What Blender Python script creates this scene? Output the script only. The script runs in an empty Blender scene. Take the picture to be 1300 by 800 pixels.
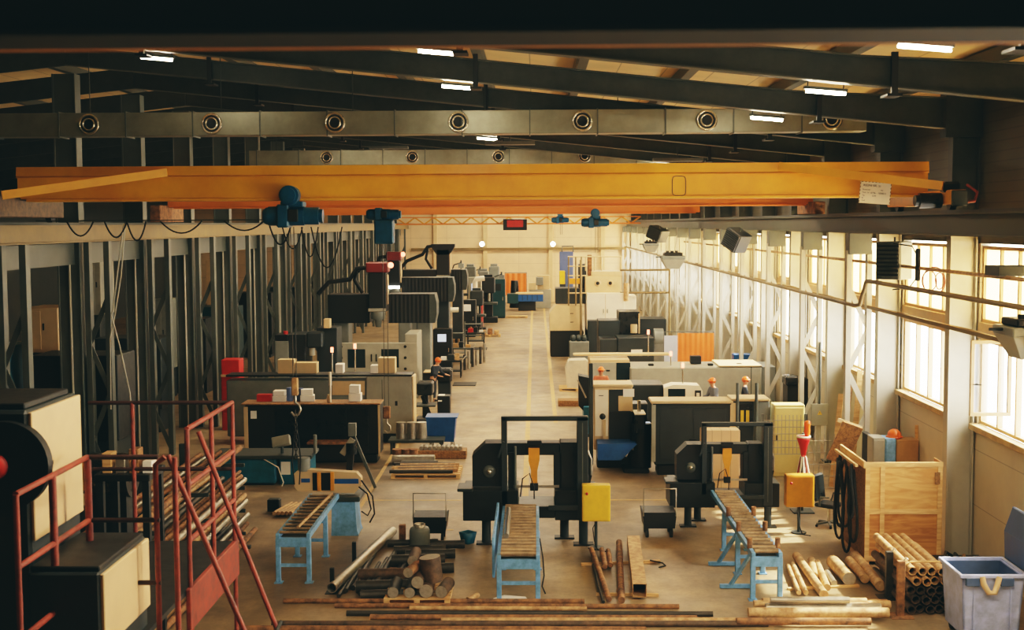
import bpy, bmesh, math, random
from mathutils import Vector, Matrix, Euler
RN = random.Random(11)
SC = bpy.context.scene
COL = SC.collection
PI = math.pi
# ------------------------------------------------------------------ camera
H = 7.0
FPX = 1600.0
cam_d = bpy.data.cameras.new('camera'); cam = bpy.data.objects.new('camera', cam_d); COL.objects.link(cam)
cam_d.lens = 36 * FPX / 1300; cam_d.sensor_width = 36
cam_d.clip_start = 0.05; cam_d.clip_end = 400
yaw = math.atan(30 / FPX); pitch = math.atan(116 / FPX); roll = math.radians(-0.3)
RM = Matrix.Rotation(yaw, 3, 'Z') @ Matrix.Rotation(PI / 2 - pitch, 3, 'X') @ Matrix.Rotation(roll, 3, 'Z')
cam.matrix_world = Matrix.Translation((0, 0, H)) @ RM.to_4x4()
cam_d.dof.use_dof = True; cam_d.dof.focus_distance = 36; cam_d.dof.aperture_fstop = 2.6
SC.camera = cam
def ray(px, py): return RM @ Vector(((px - 650) / FPX, -(py - 400) / FPX, -1))
def at(px, py, Y):                       # the point seen at a pixel on the plane y = Y
    d = ray(px, py); return Vector((0, 0, H)) + d * (Y / d.y)
def fl(px, py, z=0.0):                   # the point seen at a pixel at height z
    d = ray(px, py); return Vector((0, 0, H)) + d * ((z - H) / d.z)
# ------------------------------------------------------------------ materials
MATS = {}
def ng(name):
    m = bpy.data.materials.new(name); m.use_nodes = True
    nt = m.node_tree; b = nt.nodes['Principled BSDF']
    return m, nt, b
def srgb(r, g, b):
    f = lambda c: (c / 255 / 12.92) if c / 255 <= .04045 else ((c / 255 + .055) / 1.055) ** 2.4
    return (f(r), f(g), f(b), 1)
def mat(name, col, rough=.5, metal=0, var=.3, scale=4, bump=0.0, emit=0, stretch=None, dirt=None):
    m, nt, b = ng(name)
    N = nt.nodes.new; L = nt.links.new
    tc = N('ShaderNodeTexCoord'); src = tc.outputs['Object']
    if stretch:
        mp = N('ShaderNodeMapping'); mp.inputs['Scale'].default_value = stretch; L(src, mp.inputs[0]); src = mp.outputs[0]
    nz = N('ShaderNodeTexNoise'); nz.inputs['Scale'].default_value = scale; nz.inputs['Detail'].default_value = 6; nz.inputs['Roughness'].default_value = .65
    L(src, nz.inputs['Vector'])
    rp = N('ShaderNodeValToRGB'); c = srgb(*col)
    lo = tuple(x * (1 - var) for x in c[:3]) + (1,); hi = tuple(min(1, x * (1 + var * .6)) for x in c[:3]) + (1,)
    if dirt: lo = srgb(*dirt)
    rp.color_ramp.elements[0].position = .32; rp.color_ramp.elements[0].color = lo
    rp.color_ramp.elements[1].position = .68; rp.color_ramp.elements[1].color = hi
    L(nz.outputs['Fac'], rp.inputs[0]); L(rp.outputs[0], b.inputs['Base Color'])
    mr = N('ShaderNodeMapRange'); mr.inputs['To Min'].default_value = max(.05, rough - .12); mr.inputs['To Max'].default_value = min(1, rough + .15)
    L(nz.outputs['Fac'], mr.inputs[0]); L(mr.outputs[0], b.inputs['Roughness'])
    b.inputs['Metallic'].default_value = metal
    if bump:
        bp = N('ShaderNodeBump'); bp.inputs['Strength'].default_value = bump; bp.inputs['Distance'].default_value = .02
        L(nz.outputs['Fac'], bp.inputs['Height']); L(bp.outputs[0], b.inputs['Normal'])
    if emit:
        b.inputs['Emission Color'].default_value = c; b.inputs['Emission Strength'].default_value = emit
    MATS[name] = m; return m
def groove_mat(name, col, axis, period, width, rough=.6, var=.15, dark=.45, second=None):
    """painted panels with dark joints every `period` metres along an axis (object space)"""
    m = mat(name, col, rough, 0, var, .8); nt = m.node_tree; N = nt.nodes.new; L = nt.links.new
    b = nt.nodes['Principled BSDF']; base = b.inputs['Base Color'].links[0].from_socket
    tc = N('ShaderNodeTexCoord'); sp = N('ShaderNodeSeparateXYZ'); L(tc.outputs['Object'], sp.inputs[0])
    def line(ax, per, wd):
        d = N('ShaderNodeMath'); d.operation = 'DIVIDE'; L(sp.outputs['XYZ'.index(ax)], d.inputs[0]); d.inputs[1].default_value = per
        f = N('ShaderNodeMath'); f.operation = 'FRACT'; L(d.outputs[0], f.inputs[0])
        l = N('ShaderNodeMath'); l.operation = 'LESS_THAN'; L(f.outputs[0], l.inputs[0]); l.inputs[1].default_value = wd / per
        return l.outputs[0]
    fac = line(axis, period, width)
    if second:
        o = line(*second); mx = N('ShaderNodeMath'); mx.operation = 'MAXIMUM'; L(fac, mx.inputs[0]); L(o, mx.inputs[1]); fac = mx.outputs[0]
    mix = N('ShaderNodeMix'); mix.data_type = 'RGBA'; mix.blend_type = 'MULTIPLY'
    L(fac, mix.inputs[0]); L(base, mix.inputs[6]); mix.inputs[7].default_value = (dark, dark, dark, 1)
    L(mix.outputs[2], b.inputs['Base Color'])
    return m
def emis(name, col, strength):
    m, nt, b = ng(name); b.inputs['Base Color'].default_value = srgb(*col)
    b.inputs['Emission Color'].default_value = srgb(*col); b.inputs['Emission Strength'].default_value = strength
    MATS[name] = m; return m
def wood(name, c1, c2, scale=2.0, stretch=(1, 1, 8)):
    m, nt, b = ng(name); N = nt.nodes.new; L = nt.links.new
    tc = N('ShaderNodeTexCoord'); mp = N('ShaderNodeMapping'); mp.inputs['Scale'].default_value = stretch; L(tc.outputs['Object'], mp.inputs[0])
    nz = N('ShaderNodeTexNoise'); nz.inputs['Scale'].default_value = scale; nz.inputs['Detail'].default_value = 8; nz.inputs['Distortion'].default_value = 1.2
    L(mp.outputs[0], nz.inputs['Vector']); rp = N('ShaderNodeValToRGB')
    rp.color_ramp.elements[0].position = .35; rp.color_ramp.elements[0].color = srgb(*c1)
    rp.color_ramp.elements[1].position = .62; rp.color_ramp.elements[1].color = srgb(*c2)
    L(nz.outputs['Fac'], rp.inputs[0]); L(rp.outputs[0], b.inputs['Base Color']); b.inputs['Roughness'].default_value = .7
    MATS[name] = m; return m
steel_dark = mat('steel_dark', (62, 68, 66), .5, .25, .3, 3)
steel_grey = mat('steel_grey', (96, 102, 98), .45, .2, .25, 2)
steel_roof = mat('steel_roof', (82, 86, 78), .5, .2, .2, 1.5)
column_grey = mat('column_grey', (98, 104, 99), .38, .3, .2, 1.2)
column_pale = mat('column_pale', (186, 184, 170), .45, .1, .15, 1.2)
rail_tan = mat('rail_tan', (128, 108, 68), .5, .1, .3, 1)
rail_backlit = mat('rail_backlit', (74, 76, 60), .5, .2, .25, 1)
crane_yellow = mat('crane_yellow', (240, 178, 48), .36, 0, .18, .6, dirt=(220, 150, 34))
crane_orange = mat('crane_orange', (238, 138, 52), .4, 0, .15, .6)
near_dark = mat('near_dark', (34, 36, 34), .7, 0, .2, 1)  # girder's shade put into the colour over its yellow; also colours the rungs
near_edge_lit = mat('near_edge_lit', (240, 160, 70), .6, 0, .2, 1)  # light caught by the girder's lower edge, put into the colour
blue_hoist = mat('blue_hoist', (20, 84, 122), .35, .1, .25, 5)
duct_zinc = mat('duct_zinc', (150, 152, 136), .35, .55, .22, 1.6)
chrome = mat('chrome', (210, 205, 190), .2, .9, .1, 6)
black = mat('black', (12, 14, 14), .5, 0, .3, 5)
black_gloss = mat('black_gloss', (18, 22, 24), .28, 0, .2, 4)
rubber = mat('rubber', (24, 24, 24), .75, 0, .3, 10)
saw_dark = mat('saw_dark', (24, 28, 28), .42, .2, .3, 4)
mach_dark = mat('mach_dark', (40, 47, 49), .42, .05, .25, 2)
mach_grey = mat('mach_grey', (160, 160, 146), .42, .05, .15, 2)
mach_grey2 = mat('mach_grey2', (122, 128, 124), .42, .05, .2, 2)
mach_cream = mat('mach_cream', (210, 182, 140), .42, 0, .1, 2)
mach_white = mat('mach_white', (242, 234, 214), .4, 0, .06, 2)
beige = mat('beige', (216, 190, 146), .45, 0, .1, 2)
mach_teal = mat('mach_teal', (24, 100, 128), .4, 0, .3, 4)
teal_dark = mat('teal_dark', (18, 58, 66), .4, 0, .25, 4)
blue_paint = mat('blue_paint', (124, 178, 226), .42, 0, .2, 6, dirt=(92, 140, 180))
blue_deep = mat('blue_deep', (34, 86, 150), .42, 0, .25, 4)
blue_steel = mat('blue_steel', (92, 112, 160), .4, .1, .15, 2)
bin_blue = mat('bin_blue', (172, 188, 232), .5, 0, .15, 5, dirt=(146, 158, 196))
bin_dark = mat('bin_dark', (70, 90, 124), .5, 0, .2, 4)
yellow_paint = mat('yellow_paint', (232, 190, 52), .4, 0, .12, 4)
amber_paint = mat('amber_paint', (222, 150, 44), .4, 0, .15, 4)
orange_curtain = mat('orange_curtain', (244, 132, 66), .35, 0, .15, 1.5)
orange_helmet = mat('orange_helmet', (240, 110, 40), .3, 0, .08, 4)
red_paint = mat('red_paint', (150, 62, 46), .5, 0, .28, 6, dirt=(96, 44, 36))
red_bright = mat('red_bright', (196, 40, 34), .4, 0, .15, 4)
rust = mat('rust', (158, 112, 72), .75, .1, .4, 7, .3, dirt=(84, 62, 46))
rust_pale = mat('rust_pale', (200, 168, 122), .6, .15, .3, 7, .2, dirt=(150, 106, 66))
bar_rusty = mat('bar_rusty', (104, 82, 62), .6, .25, .4, 7, .2, dirt=(62, 52, 44))
bar_dark = mat('bar_dark', (66, 62, 56), .5, .4, .35, 6, .2)
bar_steel = mat('bar_steel', (178, 172, 158), .32, .7, .25, 6)
bar_end = mat('bar_end', (164, 156, 140), .55, .2, .25, 14, .2)
roller_mat = mat('roller_steel', (168, 144, 112), .45, .4, .25, 5, dirt=(118, 98, 74))
ply = wood('plywood', (196, 142, 84), (222, 176, 114), 1.3, (1, 1, 6))
ply_dark = wood('plywood_dark', (168, 108, 56), (204, 144, 82), 1.3, (1, 1, 7))
timber = wood('timber', (196, 152, 98), (228, 190, 134), 1.4, (1, 1, 7))
timber_dark = wood('timber_dark', (110, 76, 44), (160, 116, 68), 3, (6, 6, 6))
cardboard = mat('cardboard', (176, 138, 92), .8, 0, .15, 3)
paper = mat('paper', (244, 242, 234), .7, 0, .05, 3)
wrap_white = mat('wrap_white', (216, 206, 184), .35, 0, .15, 3, .4)
glass_dark = mat('glass_dark', (34, 44, 48), .12, 0, .2, 2)
cloth_navy = mat('cloth_navy', (44, 50, 62), .85, 0, .25, 9)
cloth_grey = mat('cloth_grey', (104, 108, 116), .85, 0, .2, 9)
cloth_rust = mat('cloth_rust', (206, 116, 84), .85, 0, .2, 9)
skin = mat('skin', (206, 150, 116), .55, 0, .08, 12)
hair_dark = mat('hair_dark', (52, 38, 30), .7, 0, .2, 30)
lamp_tube = emis('lamp_tube', (255, 232, 196), 90)
lamp_spot = emis('lamp_spot', (255, 244, 220), 40)
lamp_led = emis('lamp_led', (255, 250, 240), 12)
screen_mat = emis('screen', (190, 205, 225), .6)
red_led = emis('red_led', (255, 120, 80), 5)
# ------------------------------------------------------------------ mesh builder
class MB:
    def __init__(s): s.v = []; s.f = []; s.s = []
    def add(s, vs, fs, smooth=False):
        n = len(s.v); s.v += [Vector(v) for v in vs]; s.f += [tuple(i + n for i in f) for f in fs]; s.s += [smooth] * len(fs); return s
    def box(s, x0, x1, y0, y1, z0, z1, M=None):
        vs = [Vector((x, y, z)) for z in (z0, z1) for y in (y0, y1) for x in (x0, x1)]
        if M is not None: vs = [M @ v for v in vs]
        return s.add(vs, [(0, 2, 3, 1), (4, 5, 7, 6), (0, 1, 5, 4), (2, 6, 7, 3), (0, 4, 6, 2), (1, 3, 7, 5)])
    def cbox(s, c, size, rz=0, rx=0, ry=0):
        M = Matrix.Translation(c) @ Euler((rx, ry, rz)).to_matrix().to_4x4(); a, b, d = [q / 2 for q in size]
        return s.box(-a, a, -b, b, -d, d, M)
    def bar(s, p0, p1, w, h, up=(0, 0, 1)):
        p0, p1 = Vector(p0), Vector(p1); d = p1 - p0; L = d.length
        if L < 1e-6: return s
        d.normalize(); up = Vector(up)
        if abs(d.dot(up)) > .98: up = Vector((0, 1, 0))
        x = d.cross(up).normalized(); z = x.cross(d)
        M = Matrix((x, d, z)).transposed().to_4x4(); M.translation = p0
        return s.box(-w / 2, w / 2, 0, L, -h / 2, h / 2, M)
    def ring(s, c, d, r, n, ref=None):
        d = Vector(d).normalized(); a = Vector(ref) if ref else (Vector((0, 0, 1)) if abs(d.z) < .9 else Vector((0, 1, 0)))
        x = d.cross(a).normalized(); y = d.cross(x)
        return [Vector(c) + x * (r * math.cos(2 * PI * i / n)) + y * (r * math.sin(2 * PI * i / n)) for i in range(n)]
    def cyl(s, p0, p1, r, n=14, r2=None, caps=True):
        p0, p1 = Vector(p0), Vector(p1); d = p1 - p0; r2 = r if r2 is None else r2
        vs = s.ring(p0, d, r, n) + s.ring(p1, d, r2, n)
        s.add(vs, [(i, (i + 1) % n, n + (i + 1) % n, n + i) for i in range(n)], True)
        if caps: s.add(vs, [tuple(range(n))[::-1], tuple(range(n, 2 * n))])
        return s
    def pipe(s, p0, p1, r, wall, n=14):      # open hollow tube
        p0, p1 = Vector(p0), Vector(p1); d = p1 - p0
        a, b, c, e = s.ring(p0, d, r, n), s.ring(p1, d, r, n), s.ring(p0, d, r - wall, n), s.ring(p1, d, r - wall, n)
        j = lambda i: (i + 1) % n
        s.add(a + b, [(i, j(i), n + j(i), n + i) for i in range(n)], True)
        s.add(c + e, [(i, n + i, n + j(i), j(i)) for i in range(n)], True)
        s.add(a + c, [(i, n + i, n + j(i), j(i)) for i in range(n)]); s.add(b + e, [(i, j(i), n + j(i), n + i) for i in range(n)])
        return s
    def tube(s, pts, r, n=8, closed=False):
        pts = [Vector(p) for p in pts]; m = len(pts); vs = []; ref = None
        for i, p in enumerate(pts):
            a = pts[(i - 1) % m] if (closed or i > 0) else p; b = pts[(i + 1) % m] if (closed or i < m - 1) else p
            d = (b - a)
            if d.length < 1e-9: d = Vector((0, 0, 1))
            d.normalize()
            if ref is None: ref = Vector((0, 0, 1)) if abs(d.z) < .9 else Vector((0, 1, 0))
            x = d.cross(ref)
            if x.length < 1e-4: x = d.orthogonal()
            x.normalize(); y = d.cross(x); ref = (-y) if False else ref - d * ref.dot(d)
            if ref.length < 1e-4: ref = d.orthogonal()
            ref.normalize()
            vs += [p + x * (r * math.cos(2 * PI * k / n)) + y * (r * math.sin(2 * PI * k / n)) for k in range(n)]
        fs = []
        for i in range(m if closed else m - 1):
            q = (i + 1) % m
            fs += [(i * n + k, i * n + (k + 1) % n, q * n + (k + 1) % n, q * n + k) for k in range(n)]
        s.add(vs, fs, True)
        if not closed: s.add(vs, [tuple(range(n))[::-1], tuple(range((m - 1) * n, m * n))])
        return s
    def prism(s, poly, axis, a0, a1):        # polygon in the other two axes (in order x,y,z), extruded along axis
        def P(u, w, t): return {'x': (t, u, w), 'y': (u, t, w), 'z': (u, w, t)}[axis]
        n = len(poly); vs = [P(u, w, a0) for u, w in poly] + [P(u, w, a1) for u, w in poly]
        s.add(vs, [tuple(range(n)), tuple(range(n, 2 * n))[::-1]]); s.add(vs, [(i, n + i, n + (i + 1) % n, (i + 1) % n) for i in range(n)]); return s
    def lathe(s, prof, c=(0, 0, 0), axis='z', n=20, M=None):  # prof: (radius, height)
        vs = []
        for r, h in prof:
            for k in range(n):
                a = 2 * PI * k / n; u, w = r * math.cos(a), r * math.sin(a)
                v = Vector({'z': (u, w, h), 'y': (u, h, w), 'x': (h, u, w)}[axis]); v = M @ v if M is not None else v
                vs.append(v + Vector(c))
        fs = []
        for i in range(len(prof) - 1): fs += [(i * n + k, i * n + (k + 1) % n, (i + 1) * n + (k + 1) % n, (i + 1) * n + k) for k in range(n)]
        return s.add(vs, fs, True)
    def ball(s, c, r, n=14, m=8, sx=1, sy=1, sz=1):
        prof = [(max(1e-4, r * math.sin(PI * i / m)), -r * math.cos(PI * i / m)) for i in range(m + 1)]
        return s.lathe(prof, c, 'z', n, Matrix.Diagonal((sx, sy, sz)))
    def build(s, name, material, parent=None, bev=0.0, kind=None, solid=True):
        me = bpy.data.meshes.new(name); v = s.v; off = Vector((0, 0, 0))
        if parent is None and v:
            xs = [p.x for p in v]; ys = [p.y for p in v]; zs = [p.z for p in v]
            off = Vector(((min(xs) + max(xs)) / 2, (min(ys) + max(ys)) / 2, min(zs)))
        me.from_pydata([tuple(p - off) for p in v], [], s.f)
        bm = bmesh.new(); bm.from_mesh(me); bmesh.ops.recalc_face_normals(bm, faces=bm.faces); bm.to_mesh(me); bm.free()
        me.polygons.foreach_set('use_smooth', s.s)
        for m in (material if isinstance(material, (list, tuple)) else [material]): me.materials.append(m)
        o = bpy.data.objects.new(name, me); COL.objects.link(o); o.location = off
        if parent is not None: o.parent = parent
        if bev:
            b = o.modifiers.new('bevel', 'BEVEL'); b.width = bev; b.segments = 1; b.limit_method = 'ANGLE'; b.angle_limit = .9
        if kind: o['kind'] = kind
        return o
def tag(o, label, cat, group=None, kind=None):
    o['label'] = label; o['category'] = cat
    if group: o['group'] = group
    if kind: o['kind'] = kind
    return o
def thing(name, label, cat, loc=(0, 0, 0), rz=0, group=None, rx=0, ry=0):
    o = bpy.data.objects.new(name, None); o.empty_display_size = .2; COL.objects.link(o)
    o.location = loc; o.rotation_euler = (rx, ry, rz); return tag(o, label, cat, group)
def solo(mb, name, m, label, cat, group=None, bev=0, kind=None): return tag(mb.build(name, m, None, bev), label, cat, group, kind)
def struct(mb, name, m, parent=None, bev=0):
    return mb.build(name, m, parent, bev, None if parent else 'structure')
KIDS = {}
def dup(root, loc=None, rz=None, label=None, group=None):
    kids = {}
    for o in COL.objects:
        if o.parent: kids.setdefault(o.parent.name, []).append(o)
    def cp(o, par):
        c = o.copy(); COL.objects.link(c)
        if par is not None: c.parent = par
        for k in kids.get(o.name, []): cp(k, c)
        return c
    r = cp(root, None)
    if loc is not None: r.location = loc
    if rz is not None: r.rotation_euler.z = rz
    if label: r['label'] = label
    if group: r['group'] = group
    return r
ORD = ['first', 'second', 'third', 'fourth', 'fifth', 'sixth', 'seventh', 'eighth', 'ninth', 'tenth', 'eleventh', 'twelfth', 'thirteenth', 'fourteenth', 'fifteenth', 'sixteenth', 'seventeenth', 'eighteenth', 'nineteenth', 'twentieth']
def setlabel(o, s): o['label'] = s
def text_mesh(s, size, name, material, parent, M, ax='LEFT'):
    cu = bpy.data.curves.new(name, 'FONT'); cu.body = s; cu.size = size; cu.align_x = ax; cu.extrude = .001
    t = bpy.data.objects.new('tmp_text', cu); COL.objects.link(t)
    bpy.context.view_layer.update()
    me = bpy.data.meshes.new_from_object(t.evaluated_get(bpy.context.evaluated_depsgraph_get()))
    bpy.data.objects.remove(t); me.transform(M); me.materials.clear(); me.materials.append(material)
    o = bpy.data.objects.new(name, me); COL.objects.link(o); o.parent = parent; return o
# ------------------------------------------------------------------ setting
BAY = 5.36
RY = [26.0 + BAY * k for k in range(-3, 17)]        # right row / portal frames
LY = [27.3 + BAY * k for k in range(-1, 16)]        # left row
YF = 112.0                                          # end wall
XW = 9.05                                           # right wall
XL = -31.5
def zbeam(x): return 8.86 + .105 * (8.45 - x) if x > -11.6 else 8.86 + .105 * (8.45 + 11.6) - .105 * (-11.6 - x)
# floor : worn sealed concrete
m, nt, b = ng('concrete_floor'); N = nt.nodes.new; L = nt.links.new
tc = N('ShaderNodeTexCoord')
def nz(scale, det=8, st=(1, 1, 1), rough=.6):
    mp = N('ShaderNodeMapping'); mp.inputs['Scale'].default_value = st; L(tc.outputs['Object'], mp.inputs[0])
    n = N('ShaderNodeTexNoise'); n.inputs['Scale'].default_value = scale; n.inputs['Detail'].default_value = det; n.inputs['Roughness'].default_value = rough
    L(mp.outputs[0], n.inputs['Vector']); return n.outputs['Fac']
def ramp(f, stops):
    r = N('ShaderNodeValToRGB'); e = r.color_ramp.elements
    e[0].position, e[0].color = stops[0]; e[1].position, e[1].color = stops[-1]
    for p, c in stops[1:-1]: x = e.new(p); x.color = c
    L(f, r.inputs[0]); return r.outputs[0]
def mulc(a, bq, f=1):
    mx = N('ShaderNodeMix'); mx.data_type = 'RGBA'; mx.blend_type = 'MULTIPLY'; mx.inputs[0].default_value = f
    L(a, mx.inputs[6]); L(bq, mx.inputs[7]); return mx.outputs[2]
g = lambda v: (v, v, v, 1)
c = ramp(nz(.22), [(.3, srgb(124, 106, 80)), (.5, srgb(166, 142, 108)), (.72, srgb(192, 168, 130))])
c = mulc(c, ramp(nz(1.6), [(.33, g(.62)), (.62, g(1))]))
c = mulc(c, ramp(nz(.6, 6, (1, .25, 1)), [(.36, g(.55)), (.5, g(.95)), (.7, g(1))]), .8)
c = mulc(c, ramp(nz(14, 4), [(.3, g(.75)), (.6, g(1))]), .7)
L(c, b.inputs['Base Color'])
r = N('ShaderNodeMapRange'); r.inputs['To Min'].default_value = .28; r.inputs['To Max'].default_value = .62; L(nz(1.1), r.inputs[0]); L(r.outputs[0], b.inputs['Roughness'])
floor_m = m
struct(MB().box(XL, XW + .3, -6, YF + .3, -.3, 0), 'floor', floor_m)
# floor paint
paint_y = mat('floor_paint', (202, 164, 96), .6, 0, .3, 3, dirt=(172, 146, 106))
for i, (xa, xb, ya, yb) in enumerate([(-.36, -.2, 27.5, 104), (.62, .77, 44, 104), (-4.42, -4.32, 29, 46), (-4.4, -1.9, 31.5, 31.6), (1.5, 4.0, 31.5, 31.6), (-2.6, -1.9, 28.4, 28.5)]):
    struct(MB().box(xa, xb, ya, yb, .001, .004), 'trim_%d' % (i + 1), paint_y)
# walls
wall_panel = groove_mat('wall_panel', (206, 196, 170), 'Z', 1.15, .02, .55, .12, .6)
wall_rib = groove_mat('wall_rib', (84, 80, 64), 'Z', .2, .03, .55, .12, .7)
wall_end = groove_mat('wall_end', (234, 208, 170), 'Z', 1.15, .03, .55, .08, .72, ('X', 3.2, .03))
wall_shade = mat('wall_shade', (72, 74, 70), .8, 0, .2, .5)
mb = MB()
mb.box(XW, XW + .2, -6, YF, 0, 2.78)                       # below the windows
ww = []                                                   # window bays
for k in range(len(RY) - 1):
    a, bq = RY[k] + .42, RY[k + 1] - .2
    mb.box(XW, XW + .2, RY[k] - .2, RY[k] + .42, 2.78, 6.55); ww.append((a, bq))
mb.box(XW, XW + .2, -6, RY[0] - .2, 2.78, 6.55); mb.box(XW, XW + .2, RY[-1] - .2, YF, 2.78, 6.55)
struct(mb, 'wall_right', wall_panel)
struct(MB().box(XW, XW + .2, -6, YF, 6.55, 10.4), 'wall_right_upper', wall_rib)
struct(MB().box(XL, XW + .3, YF, YF + .25, 0, 12.5), 'wall_back', wall_end)
struct(MB().box(XL - .25, XL, -6, YF, 0, 10.5), 'wall_left', wall_shade)
struct(MB().box(XL, XW + .3, -6.25, -6, 0, 12.5), 'wall_front', wall_shade)
# end wall posts and rail
for i, px in enumerate((553, 616, 699, 765)):
    X = at(px, 330, YF).x
    struct(MB().box(X - .18, X + .18, YF - .3, YF, 0, 11), 'trim_%d' % (10 + i), beige, bev=.02)
zr = at(650, 316, YF).z
struct(MB().box(-11, 8.8, YF - .36, YF - .12, zr - .1, zr + .1), 'trim_14', rail_tan)
# windows : two rows of panes per bay
m, nt, b = ng('window_glass'); N = nt.nodes.new; L = nt.links.new
tr = N('ShaderNodeBsdfTransparent'); tr.inputs[0].default_value = (.95, .97, 1, 1); gl = N('ShaderNodeBsdfGlossy'); gl.inputs['Roughness'].default_value = .08
mx = N('ShaderNodeMixShader'); mx.inputs[0].default_value = .07; L(tr.outputs[0], mx.inputs[1]); L(gl.outputs[0], mx.inputs[2]); L(mx.outputs[0], nt.nodes['Material Output'].inputs[0])
glass = m
m, nt, b = ng('window_blind'); N = nt.nodes.new; L = nt.links.new
tl = N('ShaderNodeBsdfTranslucent'); tl.inputs[0].default_value = (1, .86, .62, 1); df = N('ShaderNodeBsdfDiffuse'); df.inputs[0].default_value = (.9, .76, .55, 1)
mx = N('ShaderNodeMixShader'); mx.inputs[0].default_value = .25; L(tl.outputs[0], mx.inputs[1]); L(df.outputs[0], mx.inputs[2]); L(mx.outputs[0], nt.nodes['Material Output'].inputs[0])
blind = m
frame_m = mat('window_frame', (206, 172, 126), .5, 0, .12, 3)
ledge_m = mat('ledge', (190, 160, 112), .7, 0, .3, 5)
for k, (a, bq) in enumerate(ww):
    n = 'window_%d' % (k + 1)
    f = MB()
    for z0, z1 in ((2.86, 4.62), (4.95, 6.5)):
        x0, x1 = XW + .05, XW + .15
        f.box(x0, x1, a, bq, z0, z0 + .07); f.box(x0, x1, a, bq, z1 - .07, z1)
        q = 5
        for j in range(q + 1):
            y = a + (bq - a - .07) * j / q; f.box(x0 - .002, x1 + .002, y, y + .07, z0, z1)
    f.box(XW - .02, XW + .2, a, bq, 4.62, 4.95)
    fo = struct(f, n, frame_m)
    MBg = MB().box(XW + .1, XW + .108, a, bq, 2.9, 4.6); p = MBg.build('glass_pane', glass, fo)
    MBb = MB().box(XW + .1, XW + .108, a, bq, 4.97, 6.48); p2 = MBb.build('blind', blind, fo)
    for q in (p, p2): q.matrix_parent_inverse = Matrix.Translation(-fo.location)
    s = MB().box(XW - .16, XW + .05, a - .05, bq + .05, 2.74, 2.86); s2 = s.build('window_sill', ledge_m, fo, .01); s2.matrix_parent_inverse = Matrix.Translation(-fo.location)
# open casement leaf in the nearest visible bay
# roof deck
deck = groove_mat('roof_deck', (244, 216, 160), 'X', 1.0, .03, .6, .15, .6)
zd = lambda x: zbeam(x) + .92
for nm, xa, xb in (('ceiling', XW + .3, -11.6), ('ceiling_left', -11.6, XL - .3)):
    xm = [(xa, zd(xa)), (xb, zd(xb)), (xb, zd(xb) + .15), (xa, zd(xa) + .15)]
    o = struct(MB().prism(xm, 'y', -6, YF + .3), nm, deck)
# purlins along the hall
for i, x in enumerate([7.6, 5.4, 3.2, 1.0, -1.2, -3.4, -5.6, -7.8, -10.0, -13.5, -17, -21, -25, -29]):
    z = zd(x) - .14
    struct(MB().box(x - .1, x + .1, -6, YF, z - .14, z + .1), 'trim_%d' % (20 + i), steel_roof)
# portal roof beams
def beam_poly(x0, x1, d0, d1):
    z0, z1 = zbeam(x0), zbeam(x1)
    return [(x0, z0), (x1, z1), (x1, z1 + d1), (x0, z0 + d0)]
for k, y in enumerate(RY):
    if y < 12: continue
    i = k - [j for j, q in enumerate(RY) if q >= 12][0]
    r = thing('roof_beam', 'dark steel roof beam crossing the hall, %s overhead counting from the front' % ORD[i], 'roof beam', (0, y, 0), group='sloping roof beams')
    w = MB().prism([(8.9, zbeam(8.9)), (-11.6, zbeam(-11.6)), (-11.6, zbeam(-11.6) + .46), (5.2, zbeam(5.2) + .46), (8.9, zbeam(8.9) + .66)], 'y', -.012, .012); w.build('web', steel_dark, r)
    f = MB()
    f.prism([(8.9, zbeam(8.9)), (-11.6, zbeam(-11.6)), (-11.6, zbeam(-11.6) + .025), (8.9, zbeam(8.9) + .025)], 'y', -.13, .13)
    f.build('lower_flange', steel_roof, r)
    f = MB(); f.prism([(8.9, zbeam(8.9) + .64), (5.2, zbeam(5.2) + .445), (-11.6, zbeam(-11.6) + .445), (-11.6, zbeam(-11.6) + .47), (5.2, zbeam(5.2) + .47), (8.9, zbeam(8.9) + .665)], 'y', -.13, .13)
    f.build('upper_flange', steel_roof, r)
    for x in (5.75, -1.2, -8):
        z = zbeam(x); hb = MB().box(x - .05, x + .05, -.2, -.13, z - .12, z + .56); hb.box(x - .12, x + .12, -.22, .22, z - .14, z - .1)
        hb.build('clamp_strap', black, r)
    l = MB().prism([(-11.6, zbeam(-11.6)), (XL, zbeam(XL)), (XL, zbeam(XL) + .6), (-11.6, zbeam(-11.6) + .6)], 'y', -.06, .06)
    l.build('left_bay_rafter', steel_dark, r)
# roof columns, right row (flat box columns standing at the window wall)
for i, y in enumerate([q for q in RY if q > 20]):
    c_ = MB().box(8.46, 8.49, -.14, .14, 0, 7.2); c_.box(8.98, 9.01, -.14, .14, 0, 7.2); c_.box(8.49, 8.98, -.03, .03, 0, 7.2)
    u_ = MB().box(8.46, 8.49, -.14, .14, 7.2, 8.86); u_.box(8.98, 9.01, -.14, .14, 7.2, 8.86); u_.box(8.49, 8.98, -.03, .03, 7.2, 8.86)  # upper shaft coloured darker for the dimmer light above the rail
    r = thing('roof_column', 'pale steel roof column at the window wall, %s from the front' % ORD[i], 'column', (0, y, 0), group='roof columns at the window wall')
    c_.build('shaft', column_pale, r, .004); u_.build('upper_shaft_shaded', steel_dark, r, .004)
    MB().box(8.3, 9.04, -.2, .2, 8.7, 9.6).build('head_haunch', steel_dark, r)
    MB().box(8.4, 9.04, -.25, .25, 0, .03).build('base_plate', steel_dark, r)
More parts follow.
